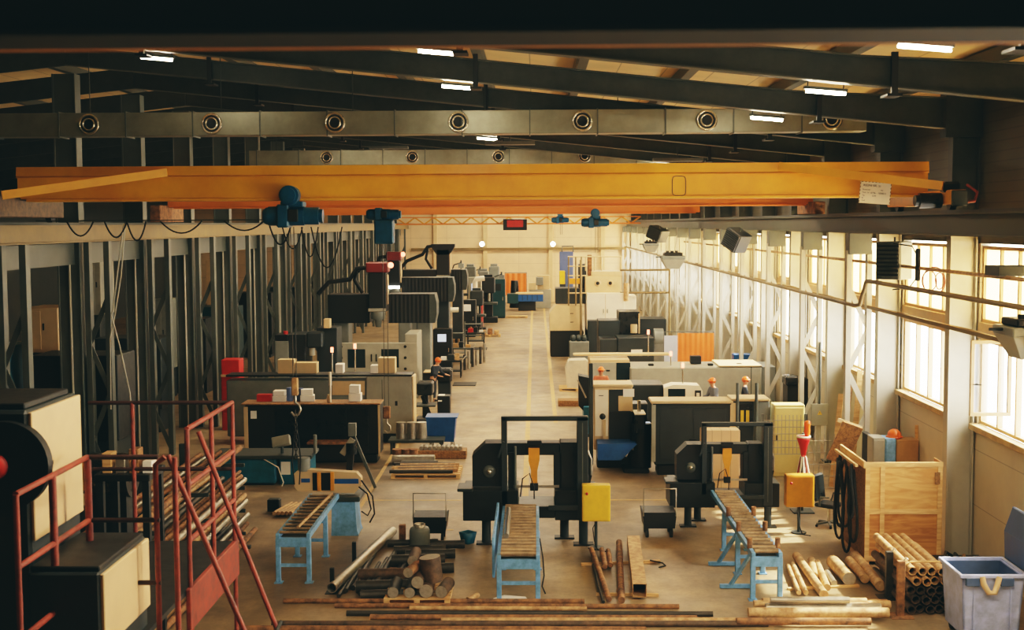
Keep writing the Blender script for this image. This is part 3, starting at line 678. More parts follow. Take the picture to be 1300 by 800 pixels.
# ------------------------------------------------------------------ band saws
def bandsaw(lab, loc, sc=1.0, cart=True):
    r = thing('band_saw', lab, 'band saw', loc, group='large dark twin-column band saws'); r.scale = (sc, sc, sc)
    # x: -1.55..1.6, front at y=0
    def pt(nm, mb, m=saw_dark, bev=.015, par=r): return mb.build(nm, m, par, bev)
    pt('left_base', MB().box(-1.5, -.3, 0, 1.1, .55, 1.22)); pt('right_base', MB().box(.5, 1.42, .05, 1.1, .55, 1.2))
    pt('table', MB().box(-.3, .5, .05, 1.1, .6, .86)); pt('side_shelf', MB().box(-1.62, -1.28, -.05, .6, 1.2, 1.27), mach_dark)
    lh = MB().prism([(-1.3, 1.27), (-.55, 1.27), (-.55, 2.22), (-1.02, 2.22), (-1.3, 1.95)], 'y', .2, .75); h_ = pt('wheel_housing', lh, black, .02)
    d_ = MB().lathe([(.0001, -.06), (.1, -.06), (.13, -.03), (.14, .0)], (-.93, .2, 1.6), 'y', 20); d_.build('hub_cover', steel_grey, h_)
    MB().lathe([(.0001, -.09), (.05, -.09), (.06, -.06)], (-.93, .2, 1.6), 'y', 16).build('hub_nut', chrome, h_)
    rh = MB().prism([(.62, 1.2), (1.25, 1.2), (1.32, 1.5), (1.28, 1.95), (1.0, 2.22), (.62, 2.22)], 'y', .3, .8); h2_ = pt('wheel_housing', rh, black, .02)
    MB().tube([(1.02, .28, 2.2), (1.22, .28, 2.04), (1.3, .28, 1.85), (1.3, .28, 1.5)], .025, 7).build('hydraulic_hose', bar_steel, h2_)
    for (a, bq) in (((.9, .25, 2.0), (1.15, .2, 1.5)), ((1.0, .25, 1.7), (1.24, .2, 1.35)), ((.95, .25, 1.4), (1.2, .2, 1.9))): MB().tube([a, ((a[0] + bq[0]) / 2 + .1, .12, (a[2] + bq[2]) / 2), bq], .02, 6).build('hydraulic_hose', rubber, h2_)
    pt('bow_beam', MB().box(-.55, .62, .35, .75, 1.93, 2.2)); pt('bow_cover', MB().box(-.1, .22, .3, .45, 2.15, 2.26), black)
    for x in (-.42, .58): pt('bow_arm', MB().box(x - .1, x + .08, .3, .8, 1.2, 2.0))
    pt('guide_rod', MB().cyl((-.36, .22, 1.2), (-.36, .22, 2.15), .03, 10), steel_grey, 0)
    ga = MB().prism([(-.07, 2.1), (.17, 2.1), (.17, 1.85), (.12, 1.6), (.12, 1.3), (-.02, 1.3), (-.02, 1.62), (-.07, 1.82)], 'y', .24, .32); pt('blade_guide_arm', ga, amber_paint, .008)
    pt('blade', MB().box(-.4, .6, .28, .29, 1.22, 1.28), bar_steel, 0); pt('guide_block', MB().box(-.04, .14, .2, .3, 1.17, 1.34), black)
    # gantry frame
    pt('gantry_post', MB().box(-.66, -.53, .0, .16, .9, 2.82), mach_dark, .01); pt('gantry_post', MB().box(.98, 1.22, .0, .3, .6, 2.82), mach_dark, .01)
    pt('gantry_rail', MB().box(-.66, 1.22, .0, .14, 2.74, 2.84), mach_dark, .01); pt('post_edge', MB().box(1.09, 1.11, -.006, .0, .7, 2.7), steel_grey, 0)
    pt('clamp_lever', MB().bar((-.72, -.05, 1.95), (-.6, -.05, 2.3), .05, .05), mach_dark, 0)
    for i, (x, y) in enumerate(((-1.0, .2), (-.65, .9), (.72, .7), (1.12, .1))):
        f = MB().cyl((x, y, .04), (x, y, .56), .1, 14); ft = pt('levelling_foot', f, mach_dark, 0); MB().box(x - .22, x + .22, y - .13, y + .13, 0, .04).build('foot_plate', black, ft)
    pt('chip_tray', MB().box(.35, 1.0, -.04, .05, .78, .9), mach_dark)
    pt('cable', MB().tube([(-.25, -.05, 1.1), (-.2, -.1, 1.5), (-.05, -.1, 1.62), (.05, -.1, 1.3), (.05, -.05, 1.05)], .015, 6), rubber, 0)
    return r
def control_box(lab, loc, m, w=.6, h=.78, grp=None):
    r = thing('control_cabinet', lab, 'control box', loc, group=grp)     # hangs on the arm of a saw: own thing
    MB().box(-w / 2, w / 2, 0, .28, .62, .62 + h).build('case', m, r, .012)
    MB().box(-w / 2 + .03, w / 2 - .03, -.012, 0, .65, .59 + h).build('door', m, r, .006)
    MB().lathe([(.0001, -.05), (.025, -.05), (.03, 0)], (-w / 2 + .1, -.01, .45 + h), 'y', 12).build('switch', red_bright, r)
    MB().cyl((.0, .14, .03), (.0, .14, .62), .035, 10).build('stand', steel_dark, r); MB().cyl((0, .14, 0), (0, .14, .03), .17, 18).build('foot', steel_dark, r)
    MB().tube([(.0, .02, .62), (-.08, -.1, .5), (-.05, -.14, .25), (.02, -.16, .04), (.2, -.2, .02)], .012, 6).build('cable', rubber, r)
    return r
SY = 27.0
bandsaw('large black band saw left of centre, behind the wide roller conveyor', (at(688, 600, SY).x - .22, SY, 0))
bandsaw('dark band saw on the right, behind the narrow roller conveyor', (at(928, 600, 28.6).x - .1, 28.6, 0), .86)
control_box('yellow control box beside the left band saw', (at(757, 640, 26.65).x, 26.65, 0), yellow_paint)
control_box('amber control box beside the right band saw', (at(1016, 640, 28.0).x, 28.0, 0), amber_paint, .62, .72)
# ------------------------------------------------------------------ roller conveyors
def conveyor(lab, x, y0, y1, w, h, roller_d=.06, pitch=.11, side_plate=False, stakes=False, open_legs=False, zfar=None):
    r = thing('roller_conveyor', lab, 'conveyor', (x, y0, 0)); L_ = y1 - y0
    for s in (-1, 1): MB().box(s * w / 2 - .035, s * w / 2 + .035, 0, L_, h - .12, h - .01).build('side_rail', blue_paint, r, .006)
    MB().box(-w / 2 + .036, w / 2 - .036, .05, L_ - .05, h - .13, h - .115).build('gap_shade_sheet', black, r)  # black sheet added under the rollers to darken the gaps between them
    y = .08
    while y < L_ - .05:
        MB().cyl((-w / 2 + .03, y, h), (w / 2 - .03, y, h), roller_d / 2, 8).build('roller', roller_mat, r); y += pitch
    for yy in ((.06, L_ * .55) if not open_legs else (.05, L_ * .33, L_ * .66)):
        for s in (-1, 1):
            MB().box(s * w / 2 - .045, s * w / 2 + .045, yy - .045, yy + .045, .02, h - .12).build('leg', blue_paint, r, .006)
            MB().box(s * w / 2 - .08, s * w / 2 + .08, yy - .08, yy + .08, 0, .02).build('foot_plate', blue_paint, r)
        MB().box(-w / 2, w / 2, yy - .03, yy + .03, .32, .38).build('cross_bar', blue_paint, r); MB().box(-w / 2 - .03, w / 2 + .03, yy - .05, yy + .05, h - .28, h - .1).build('head_beam', blue_paint, r, .006)
    return r
cy = fl(658, 765).y
cv = conveyor('blue roller conveyor with worn brown rollers, centre of the floor', at(658, 700, cy).x, cy, SY - .02, .72, .9, .13, .24)
MB().box(-.5, -.45, .4, 3.4, .35, 1.12).build('side_guard', blue_paint, cv, .008)
MB().cyl((-.24, 1.0, 1.0), (-.24, 3.2, 1.02), .05, 12).build('guide_tube', bar_steel, cv)
MB().tube([(.4, 1.6, .8), (.46, 1.3, .5), (.48, .9, .25), (.44, .7, .1), (.5, .5, .02)], .014, 6).build('cable', rubber, cv)
cy2 = fl(976, 763).y
cv2 = conveyor('narrow blue roller conveyor with upright stop posts on the right', at(974, 690, cy2).x, cy2, 28.5, .5, .92, .09, .27, open_legs=True)
for k in range(3):
    for s in (-1, 1):
        yy = .35 + k * 1.3
        MB().cyl((s * .26, yy, .9), (s * .26, yy, 1.1), .05, 12).build('stop_post', rust, cv2)
for yy in (.3, 1.9):
    MB().bar((-.25, yy, .8), (-.55, yy + .5, .06), .06, .06).build('brace', blue_paint, cv2); MB().bar((-.75, yy + .5, .05), (-.1, yy + .5, .05), .08, .07).build('foot_beam', blue_paint, cv2)
cy3 = fl(366, 741).y; xl, xr = at(352, 680, cy3).x, at(391, 680, cy3).x
cv3 = conveyor('slim blue roller conveyor feeding the small saw on the left', (xl + xr) / 2, cy3, 27.8, xr - xl, 1.0, .06, .3)
b_ = solo(MB().cyl((cv3.location.x + .05, cy3 + .3, 1.045), (cv3.location.x + .22, cy3 + 3.4, 1.045), .03, 10), 'steel_bar', rust_pale, 'thin rusty bar lying on the slim left conveyor', 'steel bar')
# small pivoting band saw on blue pedestal
p = fl(434, 688)
sb = thing('band_saw', 'small cream band saw with a blue stripe on a blue pedestal', 'band saw', (p.x, 28.0, 0))
MB().prism([(-.32, 0), (.3, 0), (.26, .12), (.22, .8), (-.3, .8)], 'y', -.1, .6).build('pedestal', blue_paint, sb, .02); MB().box(-.34, .34, -.15, .7, .78, .9).build('vise_bed', steel_dark, sb, .02)
hd = MB().prism([(-1.08, 1.0), (.2, .95), (.36, 1.12), (.36, 1.3), (.25, 1.42), (-1.02, 1.5), (-1.16, 1.4), (-1.16, 1.1)], 'y', .0, .22); bh = hd.build('bow_head', mach_cream, sb, .015)
MB().box(-.28, .3, -.008, 0, 1.17, 1.28).build('stripe', blue_deep, bh); MB().box(-1.0, -.8, -.008, 0, 1.2, 1.29).build('stripe', blue_deep, bh)
MB().box(-.74, -.32, -.01, .0, 1.02, 1.42).build('throat_opening', black, sb)
for x in (-.58, -.28): MB().box(x - .05, x + .03, -.06, .02, 1.02, 1.44).build('guide_arm', amber_paint, sb, .008)
MB().tube([(.3, 0, 1.1), (.5, -.05, .95), (.58, -.05, .6), (.5, -.05, .45), (.36, -.05, .55)], .018, 6).build('cable', rubber, sb); MB().tube([(.36, 0, 1.25), (.62, -.08, .9), (.66, -.08, .5), (.55, -.08, .3)], .018, 6).build('cable', rubber, sb)
MB().cyl((-.95, .1, 1.45), (-.95, .1, 1.75), .14, 16).build('motor', mach_grey2, sb)
# low cart in front of left saw
def cart(lab, loc, rz=0):
    r = thing('chip_cart', lab, 'cart', loc, rz, 'dark chip carts with thin push handles')
    MB().prism([(-.34, .22), (.34, .22), (.38, .58), (-.38, .58)], 'y', 0, .7).build('tub', black, r, .02)
    MB().tube([(-.36, 0, .5), (-.36, -.02, 1.12), (.36, -.02, 1.12), (.36, 0, .5)], .014, 6).build('handle', bar_steel, r)
    for x in (-.27, .27):
        for y in (.1, .6): MB().cyl((x - .03, y, .1), (x + .03, y, .1), .1, 14).build('wheel', rubber, r)
    return r
p = fl(544, 690); cart('dark chip cart left of the left band saw', (p.x + .03, p.y, 0))
p = fl(838, 685); cart('dark chip cart left of the right band saw', (p.x, p.y + .1, 0))
# white sheets on the floor under the conveyor
p = fl(650, 762); solo(MB().add([(p.x - .4, p.y - .25, .006), (p.x + .35, p.y - .2, .012), (p.x + .25, p.y + .2, .005), (p.x - .15, p.y + .28, .015), (p.x - .35, p.y + .1, .006)], [(0, 1, 2, 3, 4)]), 'rag', paper, 'flat white rag on the floor under the centre conveyor', 'rag')
# ------------------------------------------------------------------ bars, billets and tubes on the floor
def rod(lab, p, q, r, m, grp, name='steel_bar', cat='steel bar', endm=None, hollow=0, n=14):
    p, q = Vector(p), Vector(q)
    if hollow: return solo(MB().pipe(p, q, r, hollow, n), name, m, lab, cat, grp)
    t = thing(name, lab, cat, (p + q) / 2, group=grp) if endm else None
    if not endm: return solo(MB().cyl(p, q, r, n), name, m, lab, cat, grp)
    c = (p + q) / 2; d = (q - p).normalized() * .003
    MB().cyl(p - c, q - c, r, n).build('shaft', m, t); MB().cyl(p - c - d, p - c, r * .97, n).build('cut_face', endm, t); return t
# long bars along the front edge
R2 = random.Random(3)
long_m = [rust, rust, rust_pale, bar_dark, rust, rust_pale, bar_rusty, rust, rust_pale]
spec = [(360, 742, 767, .045), (425, 862, 773, .045), (520, 745, 776, .04), (440, 905, 783, .05), (470, 885, 788, .05), (560, 960, 793, .055), (345, 975, 797, .055), (300, 820, 803, .055), (520, 1080, 808, .05)]
for i, (xa, xb, y, r_) in enumerate(spec):
    p, q = fl(xa, y - 1), fl(xb, y + R2.uniform(-1, 1)); p.z = q.z = r_
    rod('long %s bar lying across the front floor, %s counting from the back' % ('dark' if i == 3 else 'rusty', ORD[i]), p, q, r_, long_m[i], 'long bars along the front of the floor')
# five pieces in the centre
gs = 'loose pieces right of the centre conveyor'
for lab, a, bq, r_, m_ in (('rusty round bar, leftmost long piece right of the centre conveyor', (751, 704), (773, 768), .055, rust), ('thin dark tube tucked beside the leftmost rusty bar', (753, 722), (766, 770), .03, bar_dark), ('short rusty bar, left one of the short pair right of the conveyor', (764, 704), (768, 726), .055, rust), ('short rusty bar, right one of the short pair right of the conveyor', (772, 705), (775, 724), .05, rust), ('long rusty round bar just left of the square tube', (786, 695), (789, 770), .065, rust)):
    p, q = fl(*a), fl(*bq); p.z = q.z = r_ + .05; rod(lab, q, p, r_, m_, gs)
for lab, a, bq in (('rear wooden batten under the loose bars', (738, 718), (838, 714)), ('front wooden batten under the loose bars', (757, 756), (836, 757))):
    p, q = fl(*a), fl(*bq); solo(MB().bar((p.x, p.y, .025), (q.x, q.y, .025), .06, .05), 'batten', timber, lab, 'batten')
p, q = fl(804, 698), fl(812, 762)
bt = thing('square_tube', 'long rusty square tube lying right of the loose round bars', 'square tube', (q.x, q.y, .05)); d = p - q; L_ = d.length; bt.rotation_euler.z = math.atan2(d.y, d.x) - PI / 2
s_ = .13; o = MB(); 
for bx in ((-s_, s_, 0, .012), (-s_, s_, 2 * s_ - .012, 2 * s_), (-s_, -s_ + .012, .012, 2 * s_ - .012), (s_ - .012, s_, .012, 2 * s_ - .012)): o.box(bx[0], bx[1], 0, L_, bx[2], bx[3])
o.build('tube_walls', rust_pale, bt); MB().box(-s_ + .012, s_ - .012, .5, .51, .012, 2 * s_ - .012).build('dark_bore', black, bt)
p = fl(822, 715); solo(MB().tube([(p.x + .05, p.y, .06), (p.x + .3, p.y - .1, .03), (p.x + .34, p.y - .3, .03), (p.x + .2, p.y - .4, .02)], .016, 6), 'strap', rubber, 'black strap curled on the rear batten', 'strap')
# billet pile on the pallet ---------------------------------------------------------
def pallet(lab, loc, w, d, rz=0, grp='wooden pallets on the floor'):
    r = thing('pallet', lab, 'pallet', loc, rz, grp)
    for i in range(5): MB().box(-w / 2, w / 2, d * i / 5 + .01, d * i / 5 + d * .15, .1, .125).build('deck_board', timber, r)
    for i in range(3):
        x = -w / 2 + (w - .1) * i / 2
        MB().box(x, x + .1, 0, d, .02, .1).build('stringer', timber, r)
    for i in range(2): MB().box(-w / 2, w / 2, i * (d - .1), i * (d - .1) + .1, 0, .02).build('bottom_board', timber, r)
    return r
p = fl(529, 769); PX, PYp = p.x, p.y
pallet('pale wooden pallet under the round steel billets, left foreground', (PX, PYp, 0), 1.22, 1.1)
g1 = 'round billets piled on the pallet'
def billet(lab, px, py, r_, L_, m=bar_dark, dx=0.0, z=None, Y=None):
    Y = Y or PYp + .05; c = at(px, py, Y); z = c.z if z is None else z
    rod(lab, (c.x, Y, z), (c.x + dx, Y + L_, z), r_, m, g1, 'steel_billet', 'billet', bar_end, n=20)
R0 = .125 + .11
billet('dark billet at the bottom left of the pallet', 499, 756, .105, .7, z=.125 + .105)
billet('round billet at the bottom, second from the left on the pallet', 520, 757, .1, .8, z=.125 + .1)
billet('large pale-faced billet in the middle of the pallet', 541, 755, .13, .7, bar_rusty, z=.125 + .13)
billet('round billet at the right end of the pallet', 560, 749, .115, .6, bar_rusty, z=.125 + .115, dx=.1)
billet('pale-faced billet in the second layer of the pile', 530, 745, .115, .8, bar_rusty, z=.42)
billet('reddish billet at the top left of the front pile', 518, 735, .095, .6, rust, z=.6, dx=.15)
billet('rust-topped billet behind the reddish one in the pile', 524, 726, .1, .7, bar_rusty, z=.68, Y=PYp + .55)
p = at(548, 738, PYp + .35)
t = thing('steel_billet', 'thick short billet leaning upright on the right of the pile', 'billet', (p.x + .02, PYp + .35, .36), group=g1, ry=-.12); MB().cyl((0, 0, 0), (0, 0, .46), .2, 22).build('shaft', bar_rusty, t); MB().cyl((0, 0, .46), (0, 0, .463), .195, 22).build('cut_face', bar_end, t)
g2 = 'long dark bars stacked behind the pallet'
lay = [(466, 525, 724, .12, 'rust-tipped'), (474, 522, 737, .11, 'dark'), (470, 512, 748, .1, 'dark'), (497, 562, 712, .12, 'dark'), (505, 563, 699, .1, 'dark'), (528, 580, 706, .1, 'dark'), (540, 592, 694, .09, 'dark'), (500, 545, 692, .08, 'dark'), (540, 575, 720, .1, 'dark')]
lay = [(455, 525, 730, .12, 24.0), (452, 518, 745, .12, 23.6), (458, 512, 756, .1, 23.4), (497, 565, 712, .125, 24.5), (500, 566, 699, .1, 25.1), (515, 578, 704, .1, 24.85), (530, 590, 692, .09, 25.5), (492, 556, 690, .08, 25.7), (540, 576, 722, .1, 24.25)]
for i, (xa, xb, y, r_, Y) in enumerate(lay):
    a, c = fl(xa, y, r_), fl(xb, y - 1, r_); z = r_; Y0_ = Y; Y = a.y
    rod('dark round bar lying crosswise in the heap behind the pallet, %s from the front' % ORD[[x[4] for x in sorted(lay, key=lambda q: q[4])].index(Y0_)], (a.x, Y, z), (c.x, Y + .08, z), r_, bar_dark if i else bar_rusty, g2, 'steel_bar', 'steel bar', rust if i == 0 else bar_end)
g3 = 'thin dark offcuts beside the long pipe'
for i in range(8):
    a = fl(430 + i * 9, 760 - (i % 3) * 5); a.z = .05 + .03 * (i % 2)
    rod('thin dark bar on the floor left of the billet pallet, %s from the left' % ORD[i], a, (a.x + .05 + .12 * i / 8, a.y + 2.2 + .2 * (i % 3), a.z), .035 + .008 * (i % 3), bar_dark, g3, n=10)
a, c = fl(428, 756), fl(504, 682); rod('long pale-sided pipe on the floor beside the billet heap', (a.x - .1, a.y, .14), (c.x - .1, c.y, .14), .1, bar_steel, None, 'pipe', 'pipe', hollow=.015, n=18)
# upright stakes and small things behind the heap
for px, py, top, lab in ((422, 752, 721, 'front upright steel stake left of the long pipe'), (450, 720, 688, 'rear upright steel stake left of the long pipe')):
    p = fl(px, py); h_ = at(px, top, p.y).z
    r = thing('stake', lab, 'stake', (p.x, p.y, 0), group='upright storage stakes'); MB().box(-.04, .04, -.04, .04, 0, h_).build('post', black, r, .005); MB().box(-.12, .12, -.15, .15, 0, .012).build('base_plate', black, r)
p = fl(511, 690); h_ = at(511, 668, p.y).z; solo(MB().box(p.x - .07, p.x + .07, p.y - .07, p.y + .07, 0, .42), 'post_stub', rust, 'rusty square post standing behind the billet heap', 'post', bev=.01)
p = fl(533, 700)
gc = thing('gas_bottle', 'short grey steel drum standing behind the billet heap', 'drum', (p.x, p.y, 0))
MB().lathe([(.0001, 0), (.2, 0), (.22, .03), (.22, .46), (.19, .52), (.0001, .53)], n=22).build('body', mach_grey2, gc); MB().lathe([(.12, .52), (.12, .6), (.1, .6), (.1, .53)], n=18).build('collar', bar_steel, gc)
p = fl(594, 690)
bx_ = thing('small_bin', 'small teal bin on the floor near the left saw foot', 'bin', (p.x, p.y, 0)); o = MB().lathe([(.0001, .01), (.14, .01), (.2, .26), (.18, .26), (.13, .03), (.0001, .03)], n=4); o.build('tub', mach_teal, bx_)
p = fl(602, 765); rod('curled steel offcut on the floor left of the conveyor', (p.x - .12, p.y, .05), (p.x + .05, p.y + .3, .05), .05, rust_pale, None, 'offcut', 'offcut', hollow=.008)
# ------------------------------------------------------------------ right foreground bars
g4 = 'loose turned bars right of the narrow conveyor'
for i, (a, bq, r_, m_) in enumerate([((1000, 722), (1014, 757), .045, rust_pale), ((1006, 720), (1023, 757), .05, rust_pale), ((1011, 712), (1046, 762), .085, rust_pale), ((1030, 717), (1034, 738), .075, rust_pale), ((1037, 720), (1050, 752), .07, rust_pale), ((1050, 732), (1059, 746), .06, bar_steel), ((1057, 722), (1078, 745), .13, rust_pale), ((1078, 718), (1098, 742), .09, rust_pale), ((1085, 712), (1118, 752), .1, rust_pale)]):
    p, q = fl(*a), fl(*bq); p.z = q.z = r_ + .02
    rod('pale round bar on the floor right of the narrow conveyor, %s from the left' % ORD[i], q, p, r_, m_, g4, 'steel_bar', 'steel bar', bar_end if r_ > .1 else None)
for lab, a, bq in (('rear batten under the pale round bars', (1000, 749), (1090, 745)),):
    p, q = fl(*a), fl(*bq); solo(MB().bar((p.x, p.y, .02), (q.x, q.y, .02), .08, .04), 'batten', timber, lab, 'batten')
g5 = 'pale tubes stacked on boards at the front right'
for i, (xa, xb, y, r_, z, m_) in enumerate([(950, 1128, 778, .09, .15, rust_pale), (972, 1118, 772, .085, .16, bar_steel), (957, 1130, 768, .08, .15, rust_pale), (968, 1100, 764, .07, .2, rust_pale), (978, 1078, 762, .06, .32, bar_steel), (966, 1126, 765, .06, .1, rust_pale), (935, 1105, 789, .065, .1, rust)]):
    p, q = fl(xa, y, z), fl(xb, y, z); rod('pale tube in the front right stack, %s counting from the %s' % (ORD[i], 'front'), p, (q.x, p.y, z), r_, m_, g5, 'steel_tube', 'tube', hollow=.01 if i < 5 else 0)
for px in (1003, 1050, 1092):
    p = fl(px, 786); solo(MB().box(p.x - .06, p.x + .06, p.y - .15, p.y + .9, 0, .05), 'support_board', timber, 'short board under the front right tubes, %s' % {1003: 'left one', 1050: 'middle one', 1092: 'right one'}[px], 'board', 'boards under the tubes')
# bundle of tubes in stakes
g6 = 'tube bundle between the stakes and the blue bin'
zr_ = [.1, .27, .44, .61, .78]; x0 = at(1158, 780, 22.1).x; Yb = 22.1; n_ = 0
for li, z in enumerate(zr_):
    for k in range(5 if li < 4 else 4):
        x = x0 + .17 * k + (.085 if li % 2 else 0) + .03 * (li == 4)
        rod('steel tube in the bundle by the blue bin, %s layer up, %s from left' % (ORD[li], ORD[k]), (x, Yb + .12 * R2.random(), z), (x, Yb + 2.5, z + .02), .078, rust_pale if li > 2 else bar_rusty, g6, 'steel_tube', 'tube', hollow=.016)
o = MB().tube([(x0 - .14, Yb + .3, .05), (x0 - .14, Yb + .3, .78), (x0 + .05, Yb + .3, .9), (x0 + .6, Yb + .3, .9)], .018, 6); solo(o, 'tie_strap', timber, 'pale strap tied over the tube bundle', 'strap')
for px, top, Y, m_, lab in ((1128, 700, 23.2, bar_dark, 'grey upright stake left of the tube bundle'), (1143, 712, 22.1, rust, 'rusty upright stake at the front of the tube bundle')):
    p = at(px, 760, Y); h_ = at(px, top, Y).z
    r = thing('stake', lab, 'stake', (p.x, Y, 0), group='upright storage stakes'); MB().box(-.065, .065, -.05, .05, 0, h_).build('post', m_, r, .006); MB().box(-.2, .2, -.2, .2, 0, .012).build('base_plate', m_, r)
    MB().tube([(.05, 0, h_), (.09, 0, h_ + .06), (.12, 0, h_ + .02)], .015, 6).build('hook', bar_steel, r)
# ------------------------------------------------------------------ blue container bin
X0, X1_, Y0, Y1_ = 7.0, 8.02, 20.5, 21.55
wb = thing('waste_container', 'large blue open waste container at the lower right corner', 'container', ((X0 + X1_) / 2, Y0, 0)); hw = (X1_ - X0) / 2; dp = Y1_ - Y0; t_ = .03
o = MB(); hb_ = 1.18; tp = .06
def taper_wall(xa, xb, ya, yb, z0, z1, ix, iy):
    return o.add([(xa + ix[0], ya + iy[0], z0), (xb + ix[1], ya + iy[0], z0), (xb + ix[1], yb + iy[1], z0), (xa + ix[0], yb + iy[1], z0), (xa, ya, z1), (xb, ya, z1), (xb, yb, z1), (xa, yb, z1)], [(0, 1, 2, 3), (4, 5, 6, 7), (0, 1, 5, 4), (1, 2, 6, 5), (2, 3, 7, 6), (3, 0, 4, 7)])
taper_wall(-hw, hw, 0, t_, .16, hb_, (tp, -tp), (tp, tp)); taper_wall(-hw, hw, dp - t_, dp, .16, hb_, (tp, -tp), (-tp, -tp))
taper_wall(-hw, -hw + t_, 0, dp, .16, hb_, (tp, tp), (tp, -tp)); taper_wall(hw - t_, hw, 0, dp, .16, hb_, (-tp, -tp), (tp, -tp)); o.box(-hw + tp, hw - tp, tp, dp - tp, .14, .18)
o.build('tub', bin_blue, wb)
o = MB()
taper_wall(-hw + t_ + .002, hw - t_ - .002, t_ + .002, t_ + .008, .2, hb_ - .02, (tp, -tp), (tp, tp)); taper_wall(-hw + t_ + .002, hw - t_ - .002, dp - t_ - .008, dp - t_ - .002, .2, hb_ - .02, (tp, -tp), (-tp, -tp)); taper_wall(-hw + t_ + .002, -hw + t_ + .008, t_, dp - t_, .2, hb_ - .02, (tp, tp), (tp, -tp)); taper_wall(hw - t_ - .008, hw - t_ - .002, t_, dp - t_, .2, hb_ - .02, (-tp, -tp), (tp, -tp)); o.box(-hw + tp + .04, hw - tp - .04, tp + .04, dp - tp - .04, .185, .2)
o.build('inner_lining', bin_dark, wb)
rm = MB()
for bx in ((-hw - .05, hw + .05, -.06, .01), (-hw - .05, hw + .05, dp - .01, dp + .05), (-hw - .05, -hw + .01, .01, dp - .01), (hw - .01, hw + .05, .01, dp - .01)): rm.box(bx[0], bx[1], bx[2], bx[3], hb_ - .03, hb_ + .03)
rm.build('rim', bin_blue, wb, .01)
for x in (-hw + .16, hw - .3): MB().box(x - .11, x + .11, -.07, 0, hb_ - .16, hb_ - .02).build('lifting_pocket', bin_dark, wb, .01)
for x in (-.3, .3): MB().box(x - .012, x + .012, -.0, .03, .2, hb_ - .05).build('front_rib', bin_blue, wb)
MB().tube([(-.2, -.05, hb_), (-.18, -.07, hb_ - .12), (-.1, -.08, hb_ - .26), (0, -.08, hb_ - .26), (.05, -.07, hb_ - .1), (.08, -.05, hb_)], .05, 8).build('lock_bracket', mach_cream, wb)
for x in (-hw + .15, hw - .15):
    for y in (.15, dp - .15): MB().cyl((x - .03, y, .09), (x + .03, y, .09), .09, 14).build('wheel', rubber, wb)
MB().prism([(hw + .06, hb_ + .02), (hw + .14, hb_ - .03), (hw + .3, hb_ + .5), (hw + .26, hb_ + .9), (hw + .18, hb_ + .92), (hw + .04, hb_ + .5)], 'y', .0, dp).build('lid', bin_dark, wb, .02)
wb.rotation_euler.z = 0
# ------------------------------------------------------------------ plywood crate with hoses
pc = fl(1097, 718); cx0, cy0 = pc.x, pc.y; cx1 = at(1195, 700, cy0).x; ch = at(1150, 587, cy0).z; cd = 2.0
cr = thing('plywood_crate', 'tall plywood crate standing near the right wall column', 'crate', ((cx0 + cx1) / 2, cy0, 0)); hw = (cx1 - cx0) / 2
MB().box(-hw, hw, 0, .025, ch * .53, ch).build('front_panel', ply, cr); MB().box(-hw, hw, 0, .025, .1, ch * .53).build('front_panel', ply_dark, cr); MB().box(-hw, -hw + .025, .025, cd, .1, ch).build('side_panel', timber_dark, cr); MB().box(hw - .025, hw, .025, .5, .1, ch).build('side_panel', ply, cr); MB().box(-hw, hw, 0, cd, .08, .11).build('floor_panel', ply, cr)
for bx in ((-hw, hw, ch - .1, ch), (-hw, hw, ch * .5, ch * .5 + .1), (-hw, hw, .1, .2), ): MB().box(bx[0], bx[1], -.02, 0, bx[2], bx[3]).build('batten', timber, cr)
for x in (-hw, -hw + .3, hw - .1): MB().box(x, x + .09, -.021, 0, .2, ch - .1).build('batten', timber, cr)
for x in (-hw, 0, hw - .1): MB().box(x, x + .1, 0, cd, 0, .08).build('skid', timber, cr)
MB().box(-hw - .04, -hw, -.02, cd, ch - .12, ch + .02).build('side_cap', timber, cr)
MB().box(hw - .16, hw - .06, -.03, -.02, ch - .45, ch - .2).build('stencil_label', timber_dark, cr)
ho = thing('hose_coils', 'black hoses hung in long loops on the left side of the crate', 'hose', (cx0 - .1, cy0 + .9, 0))
for i, (yy, zc_, ry_, rz_) in enumerate(((-.55, 1.15, .28, .75), (-.2, 1.0, .3, .9), (.25, 1.1, .34, .82), (.6, 1.25, .3, .8), (.0, 1.3, .5, .7), (-.75, 1.5, .12, .55))):
    MB().tube([(-.05 - .05 * (i % 3) + .03 * math.sin(2 * t), yy + ry_ * math.cos(t), zc_ + rz_ * math.sin(t)) for t in [2 * PI * k / 26 for k in range(26)]], .028, 7, True).build('hose_loop', rubber, ho)
MB().bar((-.08, -.9, 2.06), (-.08, .9, 2.06), .05, .05).build('hanging_rail', timber, ho)
# cabinets behind the crate
hz = 2.95
for lab, xa, xb, top, m_, Y in (('narrow black cabinet behind the crate', 1101, 1108, 552, black, 30.1), ('pale grey cabinet behind the crate', 1108, 1124, 556, mach_grey, 29.6), ('blue cabinet between grey and brown boxes behind the crate', 1124, 1138, 557, blue_paint, 29.6), ('brown box cabinet behind the crate with a helmet on top', 1138, 1167, 559, cardboard, 29.6)):
    a, c = at(xa, top, Y), at(xb, top, Y); mbx = MB().box(a.x, c.x, Y, Y + .5, 0, a.z)
    r = thing('storage_cabinet', lab, 'cabinet', ((a.x + c.x) / 2, Y, 0), group='cabinets behind the crate'); w_ = (c.x - a.x) / 2 - .005
    MB().box(-w_, w_, 0, .5, 0, a.z).build('case', m_, r, .012); MB().box(-w_ + .02, w_ - .02, -.015, 0, .05, a.z - .05).build('door', m_, r, .005); MB().box(w_ - .06, w_ - .04, -.03, -.015, a.z * .5, a.z * .6).build('handle', steel_grey, r)
p = at(1136, 552, 29.8)
